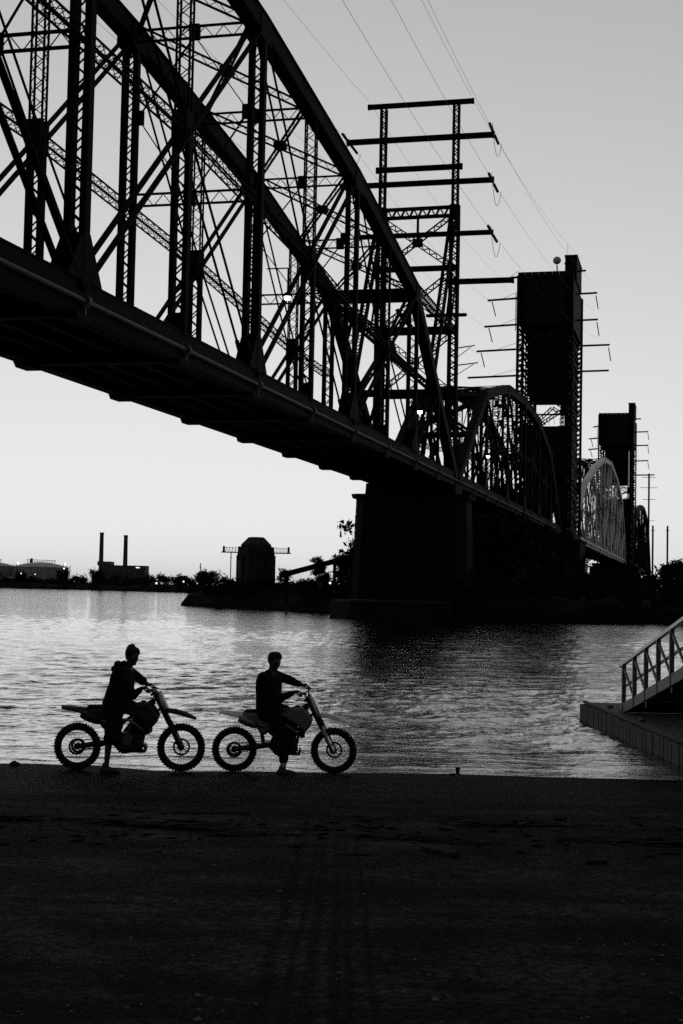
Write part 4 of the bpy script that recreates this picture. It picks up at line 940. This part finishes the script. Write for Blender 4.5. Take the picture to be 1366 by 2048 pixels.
    for s_ in (-1, 1):
        m = MB(); m.prism([(.10, .845), (.22, .885), (.56, .90), (.62, .70), (.46, .565), (.38, .60), (.28, .72), (.14, .81)], [(s_ * .095, 1), (s_ * .125, .97), (s_ * .135, .8)] if s_ > 0 else [(s_ * .135, .8), (s_ * .125, .97), (s_ * .095, 1)]); m.build('side_panel', M[p_side], root)
        m = MB(); ly = [(s_ * .10, 1), (s_ * .15, .98), (s_ * .175, .8)]; m.prism([(.66, .88), (.86, .965), (1.03, .985), (1.10, .90), (1.165, .80), (1.13, .70), (1.06, .62), (1.0, .66), (.93, .74), (.8, .80)], ly if s_ > 0 else ly[::-1]); m.build('tank_shroud', M[p_tank], root)
    m = MB(); m.prism([(.72, .86), (.80, .945), (.92, .985), (1.04, .985), (1.06, .90), (.95, .82), (.8, .80)], [(-.13, .75), (-.11, .95), (0, 1.03), (.11, .95), (.13, .75)]); m.build('fuel_tank', M[p_tank], root)
    m = MB(); m.lathe([(.001, 0), (.035, 0), (.035, .02), (.001, .025)], (.93, 0, .985), 'z', 14); m.build('filler_cap', M['dmetal'], root)
    m = MB(); m.prism([(.12, .895), (.16, .93), (.35, .935), (.6, .925), (.8, .955), (.90, .985), (.86, .955), (.7, .885), (.4, .875)], [(-.085, .92), (-.07, 1), (0, 1.02), (.07, 1), (.085, .92)]); m.build('seat', M['seat'], root)
    # --- front end (turns with the bars)
    fe = bpy.data.objects.new('front_fork', None); COL.objects.link(fe); fe.parent = root; ax = V(1.485, 0, .34); tp = V(1.105, 0, 1.10)
    d = nrm(tp - ax)
    for s_ in (-1, 1):
        y = s_ * .105; m = MB(); o = V(0, y, 0); m.tube([ax + o, ax + o + d * .12, ax + o + d * .50], [.030, .027, .025], 9); m.build('fork_slider', M['metal' if p_plate == 'plast_l' else 'dmetal'], fe, True)
        m = MB(); m.tube([ax + o + d * .40, ax + o + d * .90], .031, 10); m.build('fork_tube', M['dmetal'], fe, True)
        m = MB(); q = ax + o + V(.03, 0, 0); m.bar(q + d * .02, q + d * .42, .02, .06, (0, 1, 0)); m.build('fork_guard', M[p_plate if p_plate == 'plast_l' else 'plast_d'], fe)
    m = MB()
    for f in (.62, .86): c = ax + d * f; m.bar(c + V(-.02, -.13, 0), c + V(-.02, .13, 0), .09, .035, d)
    m.build('triple_clamp', M['dmetal'], fe)
    m = MB(); c0 = tp + V(-.02, 0, .03)
    m.tube([c0 + V(-.07, -.40, .04 + br), c0 + V(-.03, -.25, .05 + br), c0 + V(0, -.11, .0), c0 + V(0, 0, -.01), c0 + V(0, .11, .0), c0 + V(-.03, .25, .05 + br), c0 + V(-.07, .40, .04 + br)], .012, 8); m.tube([c0 + V(-.015, -.2, .035 + br), c0 + V(-.015, .2, .035 + br)], .013, 8); hb = m.build('handlebar', M['dmetal'], fe)
    for s_ in (-1, 1):
        m = MB(); m.tube([c0 + V(-.052, s_ * .30, .045 + br), c0 + V(-.072, s_ * .415, .039 + br)], .017, 9); m.build('grip', M['rubber'], hb)
        m = MB(); m.tube([c0 + V(-.02, s_ * .26, .04 + br), c0 + V(.03, s_ * .30, .035 + br), c0 + V(.01, s_ * .41, .02 + br)], .007, 6); m.box(tuple(c0 + V(-.02, s_ * .25, .04 + br)), (.04, .04, .04)); m.build('lever', M['dmetal'], hb)
    m = MB(); m.prism([(1.145, 1.14), (1.175, 1.15), (1.29, .905), (1.245, .885), (1.18, .93)], [(-.10, .82), (-.085, 1), (.085, 1), (.10, .82)]); m.build('number_plate', M[p_plate], fe)
    m = MB(); m.tube([tp + V(.02, -.05, .0), tp + V(.1, -.09, -.05), (1.30, -.12, .80), (1.40, -.12, .58), (1.46, -.1, .42)], .006, 5); m.tube([tp + V(0, -.1, .1), tp + V(-.02, -.12, .0), (1.05, -.1, .85)], .006, 5); m.build('brake_hose', M['rubber'], fe)
    m = MB(); m.bar((1.415, -.075, .40), (1.45, -.075, .47), .045, .05); m.build('caliper', M['dmetal'], fe)
    fw = wheel(fe, 1.485, .345, .345, .095, 1)
    Tm = Matrix.Identity(4)
    if steer:
        piv = Vector((1.045, 0, .9)); axv = Vector(tuple(d)); Tm = Matrix.Translation(piv) @ Matrix.Rotation(steer, 4, axv) @ Matrix.Translation(-piv); fe.matrix_local = Tm
    # --- small parts
    for s_ in (-1, 1):
        m = MB(); m.bar((.60, s_ * .14, .36), (.60, s_ * .24, .36), .05, .025); m.build('foot_peg', M['dmetal'], root)
    m = MB(); m.tube([(.58, -.16, .37), (.70, -.175, .33), (.80, -.19, .36)], .009, 6); m.build('brake_pedal', M['metal'], root)
    m = MB(); m.tube([(.62, -.17, .46), (.60, -.19, .62), (.58, -.2, .66)], .010, 6); m.build('kick_lever', M['metal'], root)
    return [np.array(Tm @ Vector(tuple(c0 + V(-.062, s_ * .358, .042 + br)))) for s_ in (-1, 1)]
B1 = (-3.70, 20.45); B2 = (-1.475, 20.66)
G1 = motorcycle('dark dirt bike ridden by the person with a hair bun', (B1[0], B1[1], ramp_z(B1[1]) + .0), .995, ('plast_d', 'plast_d', 'plast_d', 'plate', 'plast_d'), R(.8), R(1))
G2 = motorcycle('dirt bike with pale fenders ridden by the person in the open jacket', (B2[0], B2[1], ramp_z(B2[1]) + .0), .965, ('plast_l', 'plast_m', 'plast_m', 'plast_l', 'plast_l'), R(.5), R(-9), .05)

# ================================================================== RIDERS
def capsules(parts):
    """parts: list of (p, q, r0, r1) tapered capsules or (c, (rx,ry,rz)) ellipsoids -> joined bmesh"""
    bm = bmesh.new()
    for pr in parts:
        if len(pr) == 2:
            c, rr = pr; g = bmesh.ops.create_icosphere(bm, subdivisions=3, radius=1.0)
            for v in g['verts']: v.co = Vector((v.co.x * rr[0] + c[0], v.co.y * rr[1] + c[1], v.co.z * rr[2] + c[2]))
        else:
            p, q, r0, r1 = pr; p = Vector(p); q = Vector(q); d = (q - p); L = d.length; rot = d.to_track_quat('Z', 'Y').to_matrix(); n = 14; rings = []
            prof = [(r0 * math.cos(a), -r0 * math.sin(a)) for a in (1.35, .9, .45)] + [(r0, 0), (r0 + (r1 - r0) * .5, L * .5), (r1, L)] + [(r1 * math.cos(a), L + r1 * math.sin(a)) for a in (.45, .9, 1.35)]
            for rr, h in prof: rings.append([bm.verts.new(p + rot @ Vector((rr * math.cos(6.28318 * k / n), rr * math.sin(6.28318 * k / n), h))) for k in range(n)])
            for a, b in zip(rings[:-1], rings[1:]):
                for k in range(n): bm.faces.new((a[k], a[(k + 1) % n], b[(k + 1) % n], b[k]))
            bm.faces.new(rings[0][::-1]); bm.faces.new(rings[-1])
    return bm
def fused(name, parts, mat_, parent, voxel=.010, smooth=4, folds=0.0):
    """union of the shapes as ONE continuous skin"""
    bm = capsules(parts); me = bpy.data.meshes.new(name); bm.to_mesh(me); bm.free()
    o = bpy.data.objects.new(name, me); COL.objects.link(o)
    r = o.modifiers.new('r', 'REMESH'); r.mode = 'VOXEL'; r.voxel_size = voxel
    s_ = o.modifiers.new('s', 'SMOOTH'); s_.factor = .5; s_.iterations = smooth
    dg = bpy.context.evaluated_depsgraph_get(); dg.update(); me2 = bpy.data.meshes.new_from_object(o.evaluated_get(dg)); me2.name = name
    bpy.data.objects.remove(o); bpy.data.meshes.remove(me)
    if folds:
        n = len(me2.vertices); co = np.empty(n * 3); no = np.empty(n * 3); me2.vertices.foreach_get('co', co); me2.vertices.foreach_get('normal', no); co = co.reshape(-1, 3); no = no.reshape(-1, 3)
        rs = np.random.RandomState(n % 97); dsp = np.zeros(n)
        for i in range(14):
            kv = rs.normal(0, 1, 3) * np.array([1, .7, 1.0]); kv = kv / np.linalg.norm(kv) * rs.uniform(25, 75); dsp += (1 - 2 * np.abs(np.sin(co @ kv / 2 + rs.uniform(0, 6.28)))) * 18 / np.linalg.norm(kv)
        co = co + no * (dsp * folds / 14 * 2.2)[:, None]; me2.vertices.foreach_set('co', co.ravel()); me2.update()
    me2.materials.clear(); return link(name, me2, mat_, parent, True)
def hand(wr, fwd, up, side, grip, s=1.0, thumb=1):
    """palm and five fingers wrapped round a bar at `grip` (bar along `side`)"""
    out = []; wr = V(*wr); grip = V(*grip); fwd = nrm(fwd); up = nrm(up); side = nrm(side)
    kn = grip + up * .028 - fwd * .012                 # knuckle line just above the bar
    out.append((tuple(wr), tuple(kn - fwd * .02), .026 * s, .024 * s))
    for i, (o, ln) in enumerate(((-.033, .92), (-.011, 1.0), (.011, .96), (.033, .8))):
        b = kn + side * o; out.append((tuple(wr + side * o * .7), tuple(b), .014 * s, .0105 * s))
        p1 = grip + side * o + fwd * .030 * ln + up * .020; p2 = grip + side * o + fwd * .030 * ln - up * .014; p3 = grip + side * o + fwd * .004 - up * .030 * ln
        out += [(tuple(b), tuple(p1), .0100 * s, .0095 * s), (tuple(p1), tuple(p2), .0092 * s, .0086 * s), (tuple(p2), tuple(p3), .0086 * s, .0078 * s)]
    t0 = wr + (kn - wr) * .35 - side * .03 * thumb - up * .008; t1 = grip - side * .048 * thumb - fwd * .018 - up * .012; t2 = grip - side * .040 * thumb + fwd * .016 - up * .026
    out += [(tuple(t0), tuple(t1), .0125 * s, .0105 * s), (tuple(t1), tuple(t2), .0105 * s, .0088 * s)]
    return out
def head_parts(c, yaw, s=1.0, jaw=1.0):
    """skull, jaw, nose, ears, brow; face turned by yaw from +x towards -y"""
    ca, sa = math.cos(yaw), math.sin(yaw)
    def L(x, y, z): return (c[0] + s * (x * ca - y * sa), c[1] + s * (x * sa + y * ca), c[2] + s * z)
    return [(L(-.012, 0, .022), (.092 * s, .078 * s, .098 * s)), (L(.020, 0, -.018), (.070 * s, .064 * s, .080 * s)), (L(.0, 0, -.06), L(.052, 0, -.095), .050 * s * jaw, .026 * s),
            (L(.088, 0, .012), L(.106, 0, -.022), .010 * s, .014 * s), (L(.06, -.03, .030), L(.06, .03, .030), .025 * s, .025 * s), (L(.083, -.018, -.055), L(.083, .018, -.055), .011 * s, .011 * s),
            (L(-.008, .076, -.004), (.020 * s, .012 * s, .032 * s)), (L(-.008, -.076, -.004), (.020 * s, .012 * s, .032 * s))], L
def rider(label, bike, sc, cfg):
    """all coordinates in the bike's frame (rear axle x=0), figure faces +x and looks towards the camera side"""
    root = thing('person', label, 'person', bike[0], bike[1]); root.scale = (sc,) * 3
    hx, hz = cfg['hip']; nx, nz = cfg['neck']; hc = cfg['head']; sx, sz = cfg['sh']
    gN, gF = cfg['grips']
    hipN, hipF = V(hx, -.105, hz), V(hx, .105, hz); kneeN = V(*cfg['kneeN']); ankN = V(*cfg['ankN']); kneeF = V(*cfg['kneeF']); ankF = V(*cfg['ankF'])
    ty = cfg['twist']; shN, shF = V(sx - ty, -.175, sz), V(sx + ty, .175, sz + .01); elN, elF = V(*cfg['elN']), V(*cfg['elF'])
    wN = gN + V(-.075, .012, .035); wF = gF + V(-.075, -.012, .035)
    hp, HL = head_parts(hc, cfg['yaw'], cfg.get('hs', 1.0), cfg.get('jaw', 1.0))
    body = list(hp) + [((nx, 0, nz), tuple(V(*hc) + V(-.02, 0, -.05)), .062, .056), ((sx, 0, sz - .05), (nx, 0, nz), .09, .06)]
    body += [(tuple(shN), (nx, -.05, sz + .01), .05, .06), (tuple(shF), (nx, .05, sz + .01), .05, .06)]
    body += [((hx + .01, 0, hz + .02), ((hx + sx) / 2, 0, (hz + sz) / 2), .115, .105), (((hx + sx) / 2, 0, (hz + sz) / 2), (sx, 0, sz - .06), .105, .115)]
    for sh, el, w in ((shN, elN, wN), (shF, elF, wF)): body += [(tuple(sh), tuple(el), .045, .037), (tuple(el), tuple(w), .037, .025)]
    body += hand(wN, gN - wN, (0, 0, 1), (-.17, -1, 0), gN, 1.0, -1) + hand(wF, gF - wF, (0, 0, 1), (-.17, 1, 0), gF, 1.0, -1)
    for hip, kn, an in ((hipN, kneeN, ankN), (hipF, kneeF, ankF)):
        cal = kn + (an - kn) * .3 + V(-.018, 0, 0)
        body += [(tuple(hip), tuple(kn), .082, .055), (tuple(kn), tuple(cal), .052, .054), (tuple(cal), tuple(an), .052, .034), (tuple(an), tuple(an + V(.02, 0, -.04)), .036, .034)]
        body += [(tuple(an + V(-.03, 0, -.05)), tuple(an + V(.13, 0, -.06)), .034, .028)]
    fused('body', body, M['skin'], root, .0075, 3)
    # upper garment
    g = []; tw = cfg['tw']
    low = V(hx - .015, 0, hz + .0); mid_ = (V(hx, 0, hz) + V(sx, 0, sz)) / 2 + V(cfg['belly'], 0, 0)
    for y in (-.08, 0, .08):
        tx = ty * y / .175
        g += [(tuple(low + V(0, y, -.03)), tuple(mid_ + V(tx * .5, y, 0)), tw * 1.08, tw), (tuple(mid_ + V(tx * .5, y, 0)), (sx + tx, y * 1.2, sz - .085), tw, tw * .90)]
    g += [((sx - ty * .5, -.1, sz - .07), tuple(shN), .10, .072), ((sx + ty * .5, .1, sz - .07), tuple(shF), .10, .072), ((sx + .0, 0, sz - .03), (nx - .01, 0, nz - .03), .10, .072)]
    for sh, el, w in ((shN, elN, wN), (shF, elF, wF)):
        dw = nrm(w - el); g += [(tuple(sh), tuple(el), .080, .070), (tuple(el), tuple(w - dw * .07), .068, .050), (tuple(w - dw * .07), tuple(w - dw * .02), .042, .036)]
        mp_ = sh + (el - sh) * .55; g += [(tuple(mp_ + V(-.01, 0, -.012)), (.06, .062, .06))]
    g += cfg['extra'](sx, sz, nx, nz, hx, hz)
    up_ = fused(cfg['upper'], g, M[cfg['uppermat']], root, .010, 3, .012)
    # shorts / trousers
    t = [(tuple(V(hx, -.06, hz)), tuple(V(hx, .06, hz)), .135, .135)]
    for hip, kn, an in ((hipN, kneeN, ankN), (hipF, kneeF, ankF)):
        end = kn + (an - kn) * cfg['hem']; t += [(tuple(hip), tuple(kn), .125, .10), (tuple(kn), tuple(end), .098, cfg['hemr'])]
    fused(cfg['lower'], t, M['cloth'], root, .010, 3, .010)
    # shoes
    for nm, an in (('shoe', ankN), ('shoe', ankF)):
        a = an + V(0, 0, -.045); zg = a[2] - .055
        s_ = [(tuple(a + V(-.055, 0, -.02)), tuple(a + V(.03, 0, -.015)), .044, .045), (tuple(a + V(.02, 0, -.012)), tuple(a + V(.16, 0, -.032)), .044, .036), (tuple(a + V(-.06, 0, -.042)), tuple(a + V(.17, 0, -.046)), .032, .030), (tuple(a + V(-.03, 0, .02)), tuple(a + V(-.02, 0, .05)), .043, .042)]
        fused(nm, s_, M['shoe'], root, .009, 2)
        if cfg.get('socks'): m = MB(); m.tube([an + V(0, 0, .0), an + (kn_of(cfg, an) - an) * .16], [.043, .045], 12); m.build('sock', M['sock'], root, True)
    # hair
    hs = cfg.get('hs', 1.0); h = []
    for (x, y, z, r) in cfg['hair']: h.append((HL(x, y, z), (r * hs, r * hs, r * hs)))
    fused('hair', h, M['hair'], root, .009, 2)
    # eyes
    for s_ in (-1, 1):
        m = MB(); m.lathe([(.001, -.011), (.008, -.008), (.011, 0), (.008, .008), (.001, .011)], HL(.074, s_ * .031, .012), 'x', 10); m.build('eye', M['tankroof'], root, True)
    if cfg.get('print'):
        m = MB(); x, y, z = cfg['print']; m.prism([(x - .02, z - .035), (x + .005, z - .045), (x + .02, z - .02), (x + .012, z + .01), (x + .005, z + .04), (x - .008, z + .012), (x - .022, z + .0)], [(y, 1), (y + .02, 1)]); m.build('shirt_print', M['print'], root)
    return root
def kn_of(cfg, an):
    a = np.array(cfg['ankN']); return np.array(cfg['kneeN']) if np.allclose(a, an) else np.array(cfg['kneeF'])

cfg1 = dict(grips=G1, twist=.03, hip=(.545, .965), neck=(.70, 1.49), head=(.755, .0, 1.625), sh=(.625, 1.425), yaw=R(-52), tw=.175, belly=.02,
    kneeN=(.525, -.30, .54), ankN=(.475, -.36, .115), kneeF=(.90, .25, .80), ankF=(.60, .25, .47), elN=(.815, -.31, 1.10), elF=(.87, .31, 1.26),
    upper='hoodie', uppermat='cloth', lower='shorts', hem=.14, hemr=.105, hs=1.03, jaw=.95,
    extra=lambda sx, sz, nx, nz, hx, hz: [((sx - .08, -.05, sz + .095), (sx - .08, .05, sz + .095), .052, .052), ((sx - .0, -.085, sz + .105), (sx - .0, .085, sz + .105), .042, .042), ((sx + .07, -.06, sz + .04), (sx + .07, .06, sz + .04), .05, .05), ((sx - .115, -.05, sz + .02), (sx - .115, .05, sz + .02), .06, .06)],
    hair=[(-.03, 0, .035, .094), (-.005, .035, .065, .075), (-.005, -.035, .065, .075), (-.055, 0, .0, .075), (-.052, 0, -.03, .058), (-.055, 0, .120, .056), (-.04, .012, .140, .044), (-.045, -.02, .105, .055), (.03, 0, .085, .045)])
cfg2 = dict(grips=G2, twist=.085, hip=(.51, .965), neck=(.525, 1.485), head=(.575, .0, 1.645), sh=(.495, 1.43), yaw=R(-62), tw=.178, belly=-.01,
    kneeN=(.76, -.30, .57), ankN=(.745, -.36, .115), kneeF=(.89, .25, .82), ankF=(.60, .25, .47), elN=(.66, -.36, 1.12), elF=(.83, .285, 1.345),
    upper='jacket', uppermat='cloth2', lower='trousers', hem=.74, hemr=.07, hs=1.07, jaw=1.1, socks=True, print=(.63, -.215, 1.22),
    extra=lambda sx, sz, nx, nz, hx, hz: [((sx - .02, -.07, sz + .035), (sx - .02, .07, sz + .035), .06, .06), ((sx - .06, -.1, sz - .1), (sx - .06, .1, sz - .1), .125, .125)],
    hair=[(-.03, 0, .04, .092), (-.0, .03, .07, .074), (-.0, -.03, .07, .074), (-.05, 0, .01, .074), (.035, .02, .092, .042), (.035, -.02, .092, .042), (-.045, 0, -.025, .05), (-.01, 0, .095, .05), (-.05, .02, .08, .04)])
rider('person with hair in a top bun, dark hoodie and shorts, astride the dark dirt bike', ((B1[0], B1[1], ramp_z(B1[1])), R(.8)), .995, cfg1)
rider('short-haired person in a dark open jacket astride the pale-fendered dirt bike', ((B2[0], B2[1], ramp_z(B2[1])), R(.5)), .965, cfg2)

# ================================================================== DEBRIS on the ramp
def stick(label, p, q, r, group=None):
    a = V(p[0], p[1], ramp_z(p[1]) + r * .8); b = V(q[0], q[1], ramp_z(q[1]) + r * .8); rs = np.random.RandomState(int(abs(p[0] * 91 + p[1] * 57)))
    pts = [a + (b - a) * f + V(rs.normal(0, .012), rs.normal(0, .012), abs(rs.normal(0, .004))) for f in np.linspace(0, 1, 7)]
    m = MB(); m.tube(pts, [r * rs.uniform(.7, 1.15) for _ in pts], 7); return tag(m.build('driftwood_stick', M['wood'], None, True), label, 'stick', group)
stick('thick slanting stick right of centre on the ramp', (.76, 12.45), (1.03, 11.95), .028)
stick('thin straight stick just right of the tyre tracks', (.02, 11.98), (.30, 11.98), .014)
stick('short stick near the tide line at the right', (2.05, 11.75), (2.25, 11.85), .022)
stick('long thin stick across the tide line at the left', (-1.75, 14.9), (-.9, 15.05), .012)
stick('slim stick lying in the tide line right of the tracks', (.18, 14.1), (.42, 13.85), .016)
rsd = np.random.RandomState(21)
def clump_mesh(seed, flat):
    rs = np.random.RandomState(seed); m = MB()
    for i in range(16):
        a = rs.uniform(-1, 1); p = V(a * .5, rs.normal(0, .12), rs.uniform(.05, .35)); d = V(rs.normal(0, 1), rs.normal(0, .25), rs.normal(0, .15)); d = nrm(d) * rs.uniform(.12, .4)
        m.tube([p - d, p + V(0, 0, .08 * rs.rand()), p + d], [.02, .07, .02], 5)
    me = m.mesh('wrack_clump'); return me
cms = [clump_mesh(i, 1) for i in range(5)]
for me in cms: me.materials.append(M['wrack'])
big = [(-3.35, 14.0, .8, 'long dark wrack mat running off the left edge'), (-1.68, 13.8, 1.0, 'widest dark wrack mat below the first bike'), (-.93, 13.35, .6, 'flat black wrack patch below the second bike'), (-2.5, 14.15, .42, 'small wrack lump between the two left mats'), (-2.85, 14.35, .3, 'little wrack lump nearest the left mat'),
       (-.12, 13.7, .4, 'wrack tuft at the top of the tyre tracks'), (.56, 13.2, .62, 'wrack streak just right of the tyre tracks'), (1.15, 13.0, .5, 'wrack streak below the cup'), (2.44, 13.4, .62, 'oval black wrack patch left of the right-hand tangle'), (2.85, 13.15, .7, 'tangled wrack mat at the right'), (3.2, 13.35, .6, 'wrack mat running off the right edge'),
       (1.75, 14.5, .8, 'thin wrack streak high on the ramp towards the dock'), (1.35, 15.0, .4, 'small high wrack streak below the cup'), (2.5, 14.45, .5, 'thin wrack streak above the right-hand tangle'), (-3.0, 11.0, .26, 'lone wrack scrap low at the left')]
for i, (x, y, s_, lab) in enumerate(big):
    o = bpy.data.objects.new('wrack_clump', cms[i % 5]); COL.objects.link(o); o.location = (x, y, ramp_z(y) - .004); o.rotation_euler = (0, 0, rsd.normal(0, .12)); o.scale = (s_, s_ * .9, s_ * .13)
    tag(o, lab, 'wrack', 'scraps of wrack along the tide line')
lm = MB()
for i in range(240):
    x, y = rsd.uniform(-4.5, 4.8), rsd.normal(13.9, .75); L_ = rsd.uniform(.02, .16); a = rsd.normal(0, .5); dv = V(math.cos(a), math.sin(a), 0) * L_ / 2; c = V(x, y, ramp_z(y) + .004)
    lm.tube([c - dv, c + V(0, 0, .004), c + dv], [.004, rsd.uniform(.006, .012), .004], 4)
tag(lm.build('wrack_litter', M['wrack']), 'fine dark litter of twigs and weed strewn along the tide line', 'litter', kind='stuff')
def rock(label, x, y, r, z=None, name='stone', mt='wood', sq=.7):
    bm = bmesh.new(); bmesh.ops.create_icosphere(bm, subdivisions=2, radius=r); rs = np.random.RandomState(int(abs(x) * 100))
    for v in bm.verts: v.co *= 1 + rs.uniform(-.18, .18); v.co.z *= sq
    me = bpy.data.meshes.new(name); bm.to_mesh(me); bm.free(); o = link(name, me, M[mt]); o.location = (x, y, (ramp_z(y) if z is None else z) + r * .35); return tag(o, label, 'stone')
rock('small stone at the water edge far left', -4.68, 20.85, .075); rock('flat stone under the floating cup at the water edge', 1.68, 20.75, .05, sq=.4)
def cup():
    root = thing('cup', 'little paper cup standing in the shallow water right of the bikes', 'cup', (1.80, 21.25, 0.0)); root.scale = (.6, .6, .6)
    m = MB(); m.lathe([(.001, -.02), (.045, -.02), (.062, .13), (.058, .13), (.04, 0), (.001, 0)], (0, 0, 0), 'z', 16); m.build('cup_wall', M['wood'], root); m = MB(); m.lathe([(.062, .125), (.068, .13), (.068, .145), (.03, .15), (.001, .15)], (0, 0, 0), 'z', 16); m.build('lid', M['plate'], root)
cup()
# pale pebbles and chips scattered over the lower picture
n = 420; v = []; f = []
m = MB(); rp = np.random.RandomState(9)
for i in range(n):
    y = rp.uniform(5.8, 13) if rp.rand() < .8 else rp.uniform(12.5, 15.5); x = rp.uniform(-.27, .27) * y; r = rp.uniform(.004, .012) * (1.6 if rp.rand() < .08 else 1)
    c = V(x, y, ramp_z(y) + r * .25); k = 6; ring = [c + V(math.cos(6.28 * j / k) * r * rp.uniform(.7, 1.5), math.sin(6.28 * j / k) * r * rp.uniform(.7, 1.2), -r * .2) for j in range(k)]
    m.add(ring + [c + V(0, 0, r * .6)], [(j, (j + 1) % k, k) for j in range(k)])
tag(m.build('pebbles', mat('pebble', .06, .9, .7, 5), None, True), 'pale pebbles and chips strewn over the dark ramp', 'pebbles', kind='stuff')
